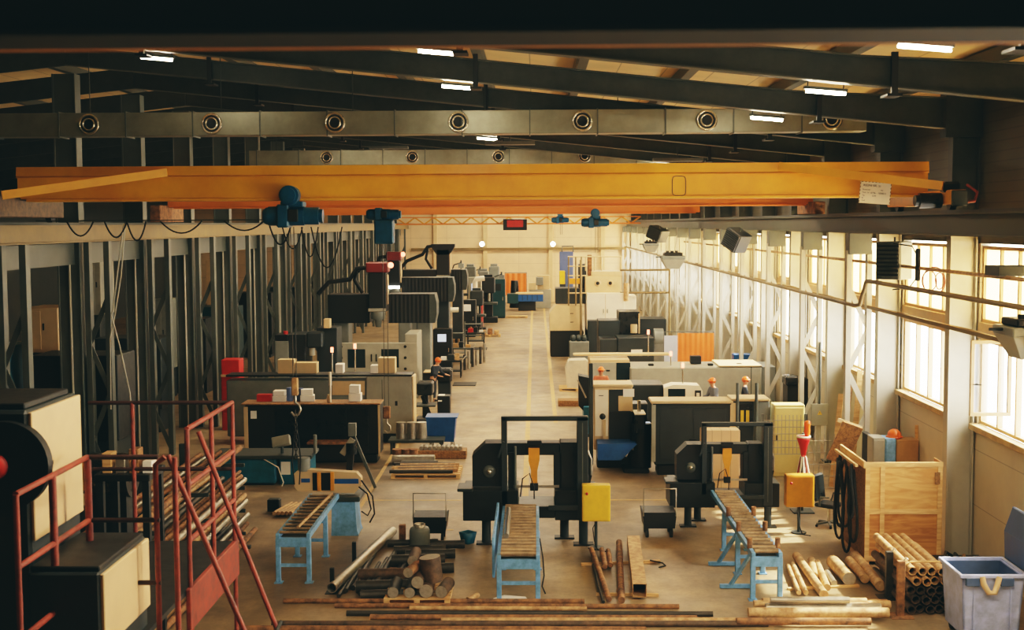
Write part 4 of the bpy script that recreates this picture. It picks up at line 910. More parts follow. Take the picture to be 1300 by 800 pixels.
hm = thing('safety_helmet', 'orange safety helmet lying on top of the brown cabinet', 'helmet', (p.x, 29.85, at(1138, 558, 29.6).z)); MB().ball((0, 0, .06), .16, 16, 8, 1, 1.15, .95).build('shell', orange_helmet, hm); MB().lathe([(.15, .03), (.2, .02), (.2, .035), (.15, .05)], n=18).build('brim', orange_helmet, hm)
p = at(1164, 550, 29.8); solo(MB().box(p.x - .05, p.x + .05, 29.75, 29.8, at(1138, 559, 29.6).z, p.z + .2), 'wood_block', timber, 'small upright wooden block on the brown cabinet', 'wood block', bev=.01)
# office chair -----------------------------------------------------------------------
p = fl(1052, 668); oc = thing('office_chair', 'worn black swivel office chair beside the crate', 'chair', (p.x, p.y, 0), math.radians(50))
MB().box(-.25, .25, -.25, .25, .46, .55).build('seat', black, oc, .03); MB().cbox((0, .27, .88), (.48, .09, .62), rx=-.12).build('backrest', black_gloss, oc, .04)
MB().cyl((0, 0, .1), (0, 0, .46), .035, 10).build('gas_column', chrome, oc)
for k in range(5):
    a = 2 * PI * k / 5; MB().bar((0, 0, .1), (.3 * math.cos(a), .3 * math.sin(a), .07), .05, .04).build('leg', steel_grey, oc); MB().cyl((.3 * math.cos(a), .3 * math.sin(a) - .02, .03), (.3 * math.cos(a), .3 * math.sin(a) + .02, .03), .03, 10).build('caster', rubber, oc)
for s in (-1, 1): MB().tube([(s * .25, .1, .5), (s * .32, .08, .6), (s * .32, .05, .72), (s * .3, -.15, .73)], .022, 6).build('armrest', steel_grey, oc)
# mesh fence and rack with a hose reel
def mesh_panel(lab, x0, x1, y, z0, z1, px, pz):
    r = thing('mesh_fence', lab, 'mesh fence', (x0, y, 0), group='wire mesh fence panels'); w_ = x1 - x0; o = MB()
    for i in range(int(w_ / px) + 1): o.cyl((i * px, 0, z0), (i * px, 0, z1), .009, 5)
    for i in range(int((z1 - z0) / pz) + 1): o.cyl((0, 0, z0 + i * pz), (w_, 0, z0 + i * pz), .011, 5)
    o.build('wire_grid', bar_steel, r)
    for x in (0, w_): MB().box(x - .03, x + .03, -.03, .03, 0, z1 + .03).build('post', steel_grey, r)
a, c = at(968, 560, 33.0), at(1022, 560, 33.0); mesh_panel('tall fine wire mesh panel in front of the yellowish cabinet', a.x, c.x, 33.0, .9, at(990, 527, 33).z, .1, .18)
a, c = at(1020, 560, 31.6), at(1072, 560, 31.6); mesh_panel('lower wire mesh panel right of the red funnel', a.x, c.x, 31.6, .3, at(1040, 551, 31.6).z, .13, .3)
p = at(1020, 556, 30.2); fz = fl(1020, 640)
fr = thing('hanging_funnel', 'red and white funnel with hanging pale strips on a stand', 'funnel', (p.x, 30.2, 0)); zt_ = p.z
MB().lathe([(.0001, zt_ - .55), (.05, zt_ - .45), (.1, zt_ - .2), (.15, zt_ - .05), (.16, zt_ + .02), (.13, zt_ + .02), (.0001, zt_ - .03)], n=18).build('funnel', red_bright, fr); MB().lathe([(.15, zt_), (.17, zt_ + .02), (.17, zt_ + .05), (.14, zt_ + .05)], n=18).build('rim', mach_white, fr)
MB().cyl((0, .05, 0), (0, .05, zt_ - .4), .03, 8).build('stand_pole', steel_dark, fr); MB().box(-.25, .25, -.2, .3, 0, .03).build('stand_foot', steel_dark, fr)
for k in range(11):
    a = 2 * PI * k / 11; MB().tube([(.06 * math.cos(a), .06 * math.sin(a), zt_ - .45), (.14 * math.cos(a), .14 * math.sin(a), zt_ - .85), (.23 * math.cos(a), .2 * math.sin(a), zt_ - 1.35 - .1 * (k % 3))], .022, 5).build('strip', mach_white if k % 3 else red_paint, fr)
MB().lathe([(.0001, zt_ + .42), (.06, zt_ + .4), (.085, zt_ + .33), (.06, zt_ + .24), (.075, zt_ + .15), (.05, zt_ + .03)], (.1, .05, 0), n=14).build('orange_bag', orange_helmet, fr)
# angle plate / easel behind the chair
p = at(1072, 575, 29.8); es = thing('easel_board', 'brown board on an inclined stand behind the office chair', 'stand', (p.x, 29.8, 0)); MB().cbox((0, 0, 1.75), (.5, .05, 1.0), rx=.2, ry=.35).build('board', timber_dark, es); MB().cbox((.1, -.05, 2.22), (.6, .06, .09), ry=.35).build('top_cap', mach_cream, es)
for s in (-1, 1): MB().bar((s * .2, .1, 0), (s * .15, .02, 1.4), .05, .05).build('leg', steel_dark, es)
# electrical boxes and yellowish cabinet
a, c = at(982, 575, 34.5), at(1021, 575, 34.5); zt_ = at(1000, 514, 34.5).z
yc = thing('tall_cabinet', 'tall pale yellow cabinet behind the mesh fence', 'cabinet', ((a.x + c.x) / 2, 34.5, 0)); w_ = (c.x - a.x) / 2
MB().box(-w_, w_, 0, .5, 0, zt_).build('case', mat('cabinet_yellow', (226, 208, 138), .45, 0, .08, 2), yc, .015); MB().box(-w_ + .03, w_ - .03, -.02, 0, .1, zt_ - .08).build('door', MATS['cabinet_yellow'], yc, .008); MB().box(-w_ + .06, -w_ + .09, -.05, -.02, zt_ * .5, zt_ * .58).build('handle', black, yc)
a, c = at(1033, 543, 36.2), at(1055, 515, 36.2)
eb = thing('electrical_box', 'pale electrical box with a warning triangle on a lattice column', 'electrical box', ((a.x + c.x) / 2, 36.535, a.z)); w_ = (c.x - a.x) / 2; h_ = c.z - a.z
MB().box(-w_, w_, 0, .08, 0, h_).build('case', mach_grey, eb, .012); MB().add([(-.07, -.004, h_ * .5), (.07, -.004, h_ * .5), (0, -.004, h_ * .5 + .13)], [(0, 1, 2)]).build('warning_triangle', yellow_paint, eb)
MB().add([(-.012, -.006, h_ * .5 + .025), (.02, -.006, h_ * .5 + .06), (-.002, -.006, h_ * .5 + .06), (.012, -.006, h_ * .5 + .1), (-.022, -.006, h_ * .5 + .05), (.0, -.006, h_ * .5 + .05)], [(0, 1, 2, 3, 4, 5)]).build('lightning_mark', black, eb)
MB().cyl((0, .04, h_), (0, .04, h_ + 1.8), .03, 8).build('conduit', steel_grey, eb)
# ------------------------------------------------------------------ foreground left: red platform and press
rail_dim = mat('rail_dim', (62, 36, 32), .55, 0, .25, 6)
def rail(nm, pts, r_, m=red_paint, par=None): return MB().tube(pts, r_, 8).build(nm, m, par)
Z = at(20, 628, 11).z
pl = thing('stair_platform', 'red tubular guard rails and steep stair in the left foreground', 'platform', (-4.2, 11, 0)); O = Vector((-4.2, 11, 0))
def lp(px, py, Y): return at(px, py, Y) - O
rr = .03
A0, A1 = lp(20, 628, 11), lp(108, 575, 12.8); X0_ = A0.x; A1 = Vector((X0_, 1.8, A0.z)); 
zt = A0.z
for dz in (0, -.66, -1.32): rail('guard_rail', [(X0_, 0, zt + dz), (X0_, 1.8, zt + dz)], rr, par=pl)
for yy in (0, .85, 1.8): rail('guard_post', [(X0_, yy, 0), (X0_, yy, zt)], rr + (.01 if yy else 0), par=pl)
B1 = lp(215, 570, 12.8); xb = B1.x
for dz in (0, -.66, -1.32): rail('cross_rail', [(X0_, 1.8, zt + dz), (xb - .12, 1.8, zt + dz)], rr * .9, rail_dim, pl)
rail('guard_post', [(xb - .15, 1.8, 0), (xb - .15, 1.8, zt - .08), (xb - .05, 1.8, zt)], rr, par=pl); rail('guard_post', [(xb + .05, 1.8, 0), (xb + .05, 1.8, zt)], rr, par=pl)
# steep stair handrails
s0 = lp(213, 570, 12.9); s1 = lp(313, 800, 12.9); dv = (s1 - s0); k = (zt - .03) / -dv.z
q0 = Vector((s0.x, 1.9, zt)); q1 = q0 + dv * k; q1.y = 1.9
rail('stair_rail', [q0, q1], rr, par=pl); u0 = lp(252, 548, 14.4); u1 = lp(352, 800, 14.4); dv2 = u1 - u0; q2 = Vector((u0.x, 3.4, u0.z)); q3 = q2 + dv2 * ((u0.z - .03) / -dv2.z); q3.y = 3.4
rail('stair_rail', [q2, q3], rr, par=pl)
dk = 2.75
sx = (q1.x - q0.x) / (q0.z - q1.z)
for i in range(9):
    z = zt - 2.25 - i * .3
    if z < .1: break
    MB().cyl((q0.x + sx * (q0.z - z), 1.9, z), (q2.x + sx * (q2.z - z), 3.4, z), .022, 8).build('rung', near_dark, pl)
# rear rails round the platform
C0, C1 = lp(237, 545, 14.5), lp(297, 512, 16.7); xr_ = C0.x; zr2 = C0.z
for dz in (0, -.66, -1.32): rail('guard_rail', [(xr_, 3.5, zr2 + dz), (xr_, 5.7, zr2 + dz)], rr * 1.05, par=pl)
for yy in (3.5, 4.6, 5.7): rail('guard_post', [(xr_, yy, 0 if yy != 4.6 else dk), (xr_, yy, zr2)], rr, par=pl)
xl_ = lp(115, 508, 16.8).x
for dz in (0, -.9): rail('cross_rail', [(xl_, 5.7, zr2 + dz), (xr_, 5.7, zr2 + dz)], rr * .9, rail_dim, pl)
xm_ = lp(172, 560, 16.8).x; rail('guard_post', [(xm_, 5.7, dk), (xm_, 5.7, zr2)], rr, par=pl)
MB().box(xr_ - .03, xr_ + .03, 3.4, 5.8, dk - .5, dk).build('side_plate', red_paint, pl, .01)
MB().box(xl_, xr_ - .03, 1.9, 5.75, dk - .08, dk - .02).build('deck', black, pl)
for yy in (3.5, 5.7): MB().box(xl_ + .1, xl_ + .2, yy - .05, yy + .05, 0, dk - .08).build('support_post', red_paint, pl)
# press on the far left
px_ = at(52, 600, 12.0); xs = px_.x - .08; ztop = at(52, 522, 12.0).z
pr = thing('press_machine', 'big dark press with cream side covers and round flywheel guard', 'press', (xs - 1.2, 12.0, 0))
MB().box(-1.6, 1.16, 0, 1.35, 1.6, ztop).build('upper_body', mach_dark, pr, .03)
zb_ = at(56, 688, 12.0).z
MB().box(1.16, 1.2, .02, 1.33, zb_, ztop - .02).build('side_cover', mach_cream, pr, .008)
MB().box(1.2, 1.205, .03, 1.32, zb_ + .55, zb_ + .565).build('cover_joint', steel_dark, pr); MB().box(1.2, 1.23, .3, .45, zb_ + .68, zb_ + .72).build('cover_handle', black, pr)
MB().box(-1.5, 1.1, .1, 1.25, ztop, ztop + .06).build('top_plate', black, pr, .01)
fc = at(5, 592, 11.9); fw = MB().cyl((fc.x - (xs - 1.2), -.1, fc.z), (fc.x - (xs - 1.2), .02, fc.z), .43, 36); fg = fw.build('flywheel_guard', black, pr)
MB().lathe([(.0001, -.2), (.1, -.19), (.13, -.12)], (fc.x - (xs - 1.2) - .08, 0, fc.z), 'y', 20).build('red_hub', red_bright, fg)
MB().box(-1.6, 1.16, -.05, 1.6, 0, 1.6).build('lower_body', mach_dark, pr, .03)
bx0 = at(133, 726, 11.8)
bd = thing('press_bed', 'lower dark machine bed with a cream side cover behind the front rail', 'machine bed', (bx0.x - .9, 11.75, 0)); zt2 = bx0.z; bl = xs + .02 - bx0.x + .9
MB().box(bl, .86, 0, 1.45, 0, zt2).build('body', mach_dark, bd, .02); MB().box(.86, .9, .02, 1.43, zt2 - .75, zt2 - .02).build('side_cover', mach_cream, bd, .008); MB().box(bl, .85, .05, 1.4, zt2, zt2 + .05).build('top_plate', black, bd, .01)
for zz in (.95, 1.15): MB().lathe([(.0001, .0), (.04, .01), (.05, .03)], (.9, .5, zt2 - zz), 'x', 12).build('lubricator', chrome, bd)
# cantilever rack of bars
rk = thing('bar_rack', 'dark cantilever rack loaded with steel bars behind the red stair', 'rack', (-7.6, 20.5, 0))
for yy in (.3, 3.3, 6.3):
    MB().box(-.1, .1, yy - .06, yy + .06, 0, 2.3).build('upright', steel_dark, rk, .01)
    for z in (.35, .85, 1.35, 1.85): MB().bar((.1, yy, z - .04), (1.3, yy, z - .02), .07, .07).build('arm', steel_dark, rk)
    MB().box(-.1, 1.4, yy - .06, yy + .06, 0, .07).build('foot', steel_dark, rk)
nb = 0
for z, w_ in ((.07, 7), (.4, 7), (.9, 7), (1.4, 7), (1.9, 5)):
    for k in range(w_):
        r_ = R2.choice((.04, .05, .06, .07)); x = -7.6 + .22 + k * .17; y0 = 20.0 + R2.uniform(-.5, .4); y1 = 27.3 + R2.uniform(-.5, .8)
        shelf = {.07: 'floor', .4: 'lowest', .9: 'second', 1.4: 'third', 1.9: 'top'}[z]
        m_ = R2.choice((rust, rust_pale, bar_steel, bar_dark, rust)); col = {'rust': 'rusty', 'rust_pale': 'pale', 'bar_steel': 'bright', 'bar_dark': 'dark'}[m_.name]
        rod('%s steel bar on the %s level of the left rack, %s from the rack posts' % (col, shelf, ORD[k]), (x, y0, z + r_), (x, y1, z + r_), r_, m_, 'bars on the cantilever rack', n=10)
# small dark stack beside the slim conveyor
p = fl(352, 650)
for i in range(5):
    rod('short rusty bar beside the slim left conveyor, %s from the left' % ORD[i], (p.x + .05 + .1 * i, p.y - .6, .1), (p.x + .25 + .12 * i, p.y + .5, .1), .05, rust_pale, 'short bars beside the slim conveyor')
solo(MB().box(p.x - .1, p.x + .8, p.y - .3, p.y - .2, 0, .05), 'batten', timber_dark, 'dark batten under the short bars by the slim conveyor', 'batten')
q = fl(347, 650); solo(MB().box(q.x - .15, q.x + .15, q.y, q.y + .25, 0, .3), 'steel_block', black, 'black steel block left of the slim conveyor', 'steel block', bev=.02)

# dark workbench and clutter between the press and the bar rack
Y = 18.2; a, c = at(118, 600, Y), at(190, 600, Y); zt_ = at(150, 603, Y).z
wk = thing('workbench', 'dark workbench with small parts behind the red stair platform', 'workbench', ((a.x + c.x) / 2, Y, 0)); w_ = (c.x - a.x) / 2
MB().box(-w_, w_, 0, .8, zt_ - .1, zt_).build('top', black, wk, .01)
for x in (-w_ + .08, w_ - .08):
    for y in (.08, .72): MB().box(x - .05, x + .05, y - .05, y + .05, 0, zt_ - .1).build('leg', black, wk)
MB().box(-w_ + .1, w_ - .1, .1, .7, zt_ * .5, zt_ * .5 + .05).build('shelf', steel_dark, wk)
for i, (m_, h_) in enumerate(((timber, .3), (bar_steel, .22), (timber_dark, .36), (paper, .18))): solo(MB().box(wk.location.x - w_ + .1 + i * .2, wk.location.x - w_ + .24 + i * .2, Y + .1, Y + .35, zt_, zt_ + h_), 'parts_box', m_, 'small box on the dark workbench, %s from the left' % ORD[i], 'box', 'boxes on the dark workbench', .008)
Y = 19.6; a = at(140, 575, Y); bb = thing('barrel_motor', 'black rounded motor with a yellow band behind the workbench', 'motor', (a.x, Y, 0)); zt_ = a.z
MB().cyl((-.3, 0, zt_ - .35), (.35, 0, zt_ - .35), .35, 20).build('body', black_gloss, bb); MB().cyl((-.42, 0, zt_ - .35), (-.3, 0, zt_ - .35), .25, 20).build('band', amber_paint, bb); MB().box(-.3, .3, -.2, .2, 0, zt_ - .6).build('pedestal', black, bb)
# dark scrap behind the blue bin
p = at(1228, 700, 24.6); sc_ = thing('scrap_box', 'low dark scrap box behind the blue bin against the column', 'box', (p.x - .12, 24.3, 0))
MB().box(-.5, .5, 0, .7, 0, .34).build('box_body', black, sc_, .03)
for i in range(5): MB().tube([(-.4 + .2 * i, .1, .34), (-.3 + .18 * i, .3, .5 - .03 * i), (-.1 + .1 * i, .5, .36)], .03, 6).build('scrap_piece', rust_pale if i == 2 else bar_dark, sc_)
# ------------------------------------------------------------------ machine tools
def X_(px, Y, py=500): return at(px, py, Y).x
def Z_(py, Y, px=680): return at(px, py, Y).z
class Mach:
    """a machine whose parts are given in world coordinates and stored under one root"""
    def __init__(s, name, lab, cat, x, y, group=None): s.o = Vector((x, y, 0)); s.r = thing(name, lab, cat, (x, y, 0), group=group)
    def box(s, nm, x0, x1, y0, y1, z0, z1, m, bev=.02, par=None):
        o = s.o; return MB().box(x0 - o.x, x1 - o.x, y0 - o.y, y1 - o.y, z0, z1).build(nm, m, par or s.r, bev)
    def mb(s, nm, mb, m, par=None, bev=0):
        mb.v = [v - s.o for v in mb.v]; return mb.build(nm, m, par or s.r, bev)
def front(M, nm, x0, x1, y, z0, z1, m, d=.015, bev=.005, par=None): return M.box(nm, x0, x1, y - d, y, z0, z1, m, bev, par)
def beacon(M, x, y, z, h=.45, m=red_led):
    b_ = M.mb('beacon_pole', MB().cyl((x, y, z), (x, y, z + h), .025, 8), chrome); M.mb('beacon_lamp', MB().cyl((x, y, z + h), (x, y, z + h + .16), .045, 10), m, b_)
# --- L1 : long dark lathe cover, left
Y = 36.6; xa, xb = X_(310, Y), X_(482, Y); zt = Z_(512, Y, 400)
M = Mach('enclosed_lathe', 'long black enclosed lathe with a flat dark front, left middle', 'lathe', (xa + xb) / 2, Y)
M.box('enclosure', xa, xb, Y, Y + .75, .25, zt - .05, black, .03); M.box('base', xa + .1, xb - .1, Y + .05, Y + .7, 0, .25, black)
M.box('roof_ledge', xa - .1, xb + .02, Y - .05, Y + .8, zt - .05, zt, timber_dark)
front(M, 'door', xa + .9, xa + 3.0, Y, .35, zt - .15, black_gloss); front(M, 'door', xa + 3.02, xb - .35, Y, .35, zt - .15, black_gloss)
front(M, 'end_trim', xb - .06, xb, Y, .2, zt - .05, mach_cream, .03)
front(M, 'left_post', xa - .02, xa + .1, Y, .4, zt - .1, mach_cream, .03); front(M, 'note_sheet', xa + .18, xa + .36, Y - .02, zt - .45, zt - .22, paper, .004, 0)
M.box('chip_lip', xa + 1.9, xb - .7, Y - .5, Y, .62, .7, rust); front(M, 'chip_tray', xa + 2.0, xb - .75, Y - .2, .1, .62, black)
# things on its roof
for lab, px, w_, h_, m_ in (('white box on the black lathe roof, left of the chain', 354, .4, .32, paper), ('tilted white box on the black lathe roof, right of the chain', 390, .42, .36, paper), ('pair of white boxes at the right end of the black lathe roof', 450, .36, .48, paper), ('small white jar on the black lathe roof', 417, .1, .2, mach_cream)):
    x = X_(px, Y + .3); t = thing('carton' if w_ > .2 else 'jar', lab, 'box' if w_ > .2 else 'jar', (x, Y + .3, zt), rz=.15 if 'tilted' in lab else 0)
    if w_ > .2:
        MB().box(-w_ / 2, w_ / 2, 0, .35, 0, h_ * .5).build('lower_carton', m_, t, .01); MB().box(-w_ * .45, w_ * .4, .02, .33, h_ * .52, h_).build('upper_carton', m_, t, .01)
    else: MB().lathe([(.0001, 0), (.05, 0), (.05, .15), (.035, .18), (.035, .22), (.0001, .22)], n=14).build('body', m_, t)
for lab, px, m_, h_ in (('blue cylinder standing on the black lathe roof', 368, blue_steel, .4), ('second blue cylinder right of the chain on the lathe roof', 381, blue_steel, .38), ('small red tool box on the black lathe roof', 336, red_bright, .2)):
    x = X_(px, Y + .5); solo(MB().cyl((x, Y + .5, zt), (x, Y + .5, zt + h_), .1, 14) if m_ is blue_steel else MB().box(x - .22, x + .2, Y + .4, Y + .65, zt, zt + h_), 'canister' if m_ is blue_steel else 'tool_box', m_, lab, 'canister' if m_ is blue_steel else 'tool box')
M.mb('work_lamp', MB().cyl((X_(418, Y), Y + .2, zt), (X_(418, Y), Y + .2, zt + .5), .03, 8).cyl((X_(418, Y), Y + .2, zt + .5), (X_(418, Y), Y + .2, zt + .9), .045, 8), mach_white)
# --- teal bed machine in front of it
Y = 33.4; xa, xb = X_(270, Y), X_(348, Y); zt = Z_(578, Y, 320)
M = Mach('teal_workbench', 'low teal machine bed on the left behind the bar rack', 'machine bed', (xa + xb) / 2, Y)
M.box('body', xa, xb, Y, Y + 1.0, .05, zt - .1, mach_teal, .03); M.box('top', xa - .1, X_(395, Y), Y - .1, Y + 1.1, zt - .1, zt, steel_dark, .02); M.box('plinth', xa + .05, xb - .05, Y + .05, Y + .95, 0, .05, black)
M.box('side_pedestal', X_(352, Y), X_(392, Y), Y + .1, Y + .9, 0, zt - .1, mach_teal); front(M, 'notice', X_(354, Y), X_(366, Y), Y + .1, zt - .55, zt - .2, paper, .004, 0)
M.mb('white_hose', MB().tube([(xb - .3, Y - .05, zt - .1), (xb + .1, Y - .15, zt - .3), (xb + .25, Y - .2, zt - .7), (xb + .2, Y - .2, .02)], .015, 6), mach_white)
p = at(359, 563, 33.8)
r = thing('operator_console', 'grey tilted control head on the teal machine bed', 'control panel', (p.x, 33.6, zt)); MB().cbox((0, 0, .34), (.5, .16, .28), rx=-.5, ry=-.2).build('screen_box', mach_grey, r, .02); MB().cyl((0, .1, 0), (0, .1, .3), .04, 10).build('arm', steel_dark, r); MB().cyl((.9, .1, 0), (.9, .1, .5), .05, 10).build('post', mach_grey2, r)
# slim drilling arm near chain
Y = 33.0; x = X_(408, Y)
M = Mach('jib_stand', 'inclined dark stand with a pale control pendant, left middle', 'stand', x, Y)
M.mb('strut', MB().bar((X_(445, Y), Y, Z_(545, Y, 445)), (X_(475, Y), Y, 0.02), .08, .08), steel_grey); M.mb('mast', MB().bar((X_(440, Y), Y, .02), (X_(448, Y), Y, Z_(540, Y, 448)), .16, .16), black)
M.mb('pendant', MB().cbox((X_(441, Y), Y - .1, Z_(566, Y, 441)), (.16, .12, .5), ry=.6), mach_grey); M.mb('pendant_box', MB().cbox((X_(447, Y), Y - .05, Z_(545, Y, 447)), (.2, .15, .34)), mach_grey2); M.mb('sensor', MB().cyl((X_(446, Y), Y - .1, .95), (X_(446, Y), Y - .1, 1.25), .15, 14), black_gloss)
# --- L2 : long grey lathe with right cabinet
Y = 40.0; xa, xb, xc = X_(287, Y), X_(465, Y), X_(523, Y); zt = Z_(478, Y, 480)
M = Mach('enclosed_lathe', 'long grey-green enclosed lathe with a tall cabinet at its right end', 'lathe', (xa + xc) / 2, Y)
M.box('enclosure', xa, xb, Y + .05, Y + .8, .2, zt - .12, mach_grey2, .03); M.box('end_cabinet', xb, xc, Y, Y + .82, .05, zt, mach_grey, .02)
M.box('top_deck', xa, xc, Y, Y + .8, zt, zt + .06, black, .01); front(M, 'upper_panel', xb - 1.1, xb - .05, Y + .03, zt - .6, zt - .15, mach_cream); front(M, 'window', xa + 1.3, xa + 3.4, Y + .05, .9, zt - .75, glass_dark); front(M, 'window', xa + 3.6, xb - 1.2, Y + .05, .9, zt - .75, glass_dark)
front(M, 'door_seam', xb + .5, xb + .52, Y, .2, zt - .1, steel_dark, .004, 0); front(M, 'lock_plate', xb + .92, xb + 1.0, Y, 1.2, 1.35, black, .01, 0); front(M, 'kick_panel', xb, xc, Y - .005, .05, .3, black); M.box('side_stripe', xc, xc + .06, Y, Y + .8, .1, zt, mach_cream)
# boards & boxes behind, on top
for lab, px, py, w_, h_, m_ in (('cream carton stack on the grey lathe deck', 365, 478, .55, .45, beige), ('long cream carton on the grey lathe deck', 390, 478, .7, .35, beige), ('small white carton on the grey lathe deck', 432, 477, .25, .3, paper), ('flat white carton on the grey lathe deck', 476, 477, .25, .25, paper), ('wide cream carton at the right of the grey lathe deck', 492, 477, .55, .5, beige)):
    x = X_(px, Y + .5); solo(MB().box(x - w_ / 2, x + w_ / 2, Y + .35, Y + .75, zt + .061, zt + .06 + h_), 'carton', m_, lab, 'box', 'cartons on the grey lathe deck', .01)
for px, lab in ((421, 'left'), (454, 'right')):
    pass
beacon(M, X_(421, Y), Y + .2, zt + .06, .7); beacon(M, X_(452, Y + 1), Y + .9, zt + .06, .75)
# red tool cabinet
Y = 42.5; xa, xb = X_(281, Y), X_(304, Y); 
M = Mach('tool_cabinet', 'bright red tool cabinet standing by the left columns', 'cabinet', (xa + xb) / 2, Y)
zt = Z_(457, Y, 290); M.box('carcass', xa, xb, Y, Y + .7, 0, zt - .5, red_bright); M.box('top_chest', xa, xb, Y + .05, Y + .7, zt - .5, zt, red_bright)
for i in range(4): front(M, 'drawer', xa + .04, xb - .04, Y, .2 + i * .45, .6 + i * .45, red_bright)
front(M, 'shelf_edge', xa, xb - .1, Y - .02, zt - .58, zt - .5, mach_cream)
# --- gantry machining centres
red_head = mat('red_head', (112, 28, 26), .45, 0, .15, 4)
def gantry(lab, Y, pxa, pxb, py0, py1, pxr, ram_w, ram_top, ram_bot, head, mirror=False, table=None):
    xa, xb = X_(pxa, Y), X_(pxb, Y); z0, z1 = Z_(py1, Y), Z_(py0, Y); xr = X_(pxr, Y)
    M = Mach('gantry_mill', lab, 'milling machine', (xa + xb) / 2, Y, 'tall gantry machining centres on the left')
    M.box('bellows_left', xa, xr - ram_w / 2, Y + .2, Y + 1.3, z0, z1, black, .03); o = MB(); x = xr + ram_w / 2 + .05; k = 0
    n = max(6, int((xb - x) / .09)) // 2 * 2; pts = []
    for i in range(n + 1): pts.append((x + (xb - .2 - x) * i / n, Y + .15 + (.012 if i % 2 else 0)))
    poly = pts + [(xb - .2, Y + 1.3), (x, Y + 1.3)]; o.prism(poly, 'z', z0, z1); M.mb('bellows_right', o, black)
    e = MB(); yy = Y + .1; r_ = (z1 - z0) / 2
    e.prism([(xb - .2, z0), (xb + .02, z0), (xb + .1, z0 + r_ * .6), (xb + .1, z1 - r_ * .6), (xb + .02, z1), (xb - .2, z1)], 'y', yy, Y + 1.35); M.mb('beam_end', e, steel_dark)
    M.box('ram', xr - ram_w / 2, xr + ram_w / 2, Y - .1, Y + .6, ram_bot, ram_top, black, .03); M.box('ram_edge', xr + ram_w / 2, xr + ram_w / 2 + .06, Y - .05, Y + .3, ram_bot + .3, ram_top - .1, mach_cream)
    M.mb('spindle_head', MB().lathe([(.0001, 0), (.12, 0), (.16, .3), (.3, .35), (.3, .65)], (xr, Y + .1, ram_bot - .65), 'z', 16), mach_grey2)
    M.box('headlight', xr - ram_w / 2, xr + ram_w / 2 - .02, Y - .16, Y - .08, ram_bot + .02, ram_bot + .14, lamp_led if 55 < Y < 70 else mach_grey, 0)
    if head == 'red':
        M.box('head_cover', xr - ram_w * .62, xr + ram_w * .62, Y - .15, Y + .65, ram_top, ram_top + .42, red_head, .04); M.mb('signal_lamp', MB().ball((xr + ram_w * .75, Y, ram_top + .3), .12), red_led)
    else:
        M.mb('head_cover', MB().prism([(xr - ram_w * .5, ram_top - .3), (xr + ram_w * .5, ram_top - .3), (xr + ram_w * .9, ram_top + .15), (xr + ram_w * .9, ram_top + .3), (xr - ram_w * .9, ram_top + .3), (xr - ram_w * .9, ram_top + .15)], 'y', Y - .1, Y + .6), black)
    M.mb('cable_arm', MB().tube([(xr - ram_w * .6, Y + .3, ram_top + .2), (xr - ram_w * 1.2, Y + .3, ram_top + .15), (xr - ram_w * 1.6, Y + .3, ram_top - .3), (xr - ram_w * 2.8, Y + .3, z1 + .5), (xr - ram_w * 3.4, Y + .3, z1)], .1, 8), black)
    M.mb('cable_arm', MB().tube([(xr - ram_w * 1.2, Y + .35, ram_top), (xr - ram_w * 1.35, Y + .35, z1 + .6), (xr - ram_w * .9, Y + .35, z1 + .05)], .08, 8), black)
    for x in (xa + .5, xb - .5):
        M.box('column', x - .3, x + .3, Y + .6, Y + 1.6, 0, z0 + .2, mach_dark if x > (xa + xb) / 2 and Y > 60 else mach_grey2, .03)
    return M, xa, xb, z0, z1
M, xa, xb, z0, z1 = gantry('nearest gantry machining centre with black bellows and dull red head', 52.5, 417, 552, 373, 410, 481, .75, Z_(345, 52.5), Z_(395, 52.5), 'red')
Y = 51.0; ta, tb = X_(432, Y), X_(532, Y); zt = Z_(433, Y)
M.box('table_guard', ta, tb, Y - .6, Y - .4, .3, zt, mach_grey); M.box('guard_side', tb - .5, tb, Y - .58, Y + 1.5, 0, Z_(422, Y), mach_grey)
for a, c in ((445, 467), (487, 509)): front(M, 'guard_window', X_(a, Y), X_(c, Y), Y - .6, zt - 1.0, zt - .25, glass_dark)
for a in (437, 517):
    for q in (.15, .6, 1.05):
        M.mb('bolt', MB().cyl((X_(a, Y), Y - .63, zt - q), (X_(a, Y), Y - .6, zt - q), .06, 10), black)
for a in (474, 480): front(M, 'handle', X_(a, Y), X_(a, Y) + .05, Y - .6, zt - .75, zt - .45, black, .05)
M.box('bed', ta + .2, tb - .3, Y - .4, Y + 1.4, .2, .9, mach_grey2)
M, xa, xb, z0, z1 = gantry('second gantry machining centre with black bellows and red head', 62, 500, 575, 352, 383, 502, .6, Z_(330, 62), Z_(366, 62), 'red')
M, xa, xb, z0, z1 = gantry('third gantry machining centre with a black mushroom head', 72, 512, 592, 342, 368, 564, .75, Z_(316, 72), Z_(352, 72), 'dark')
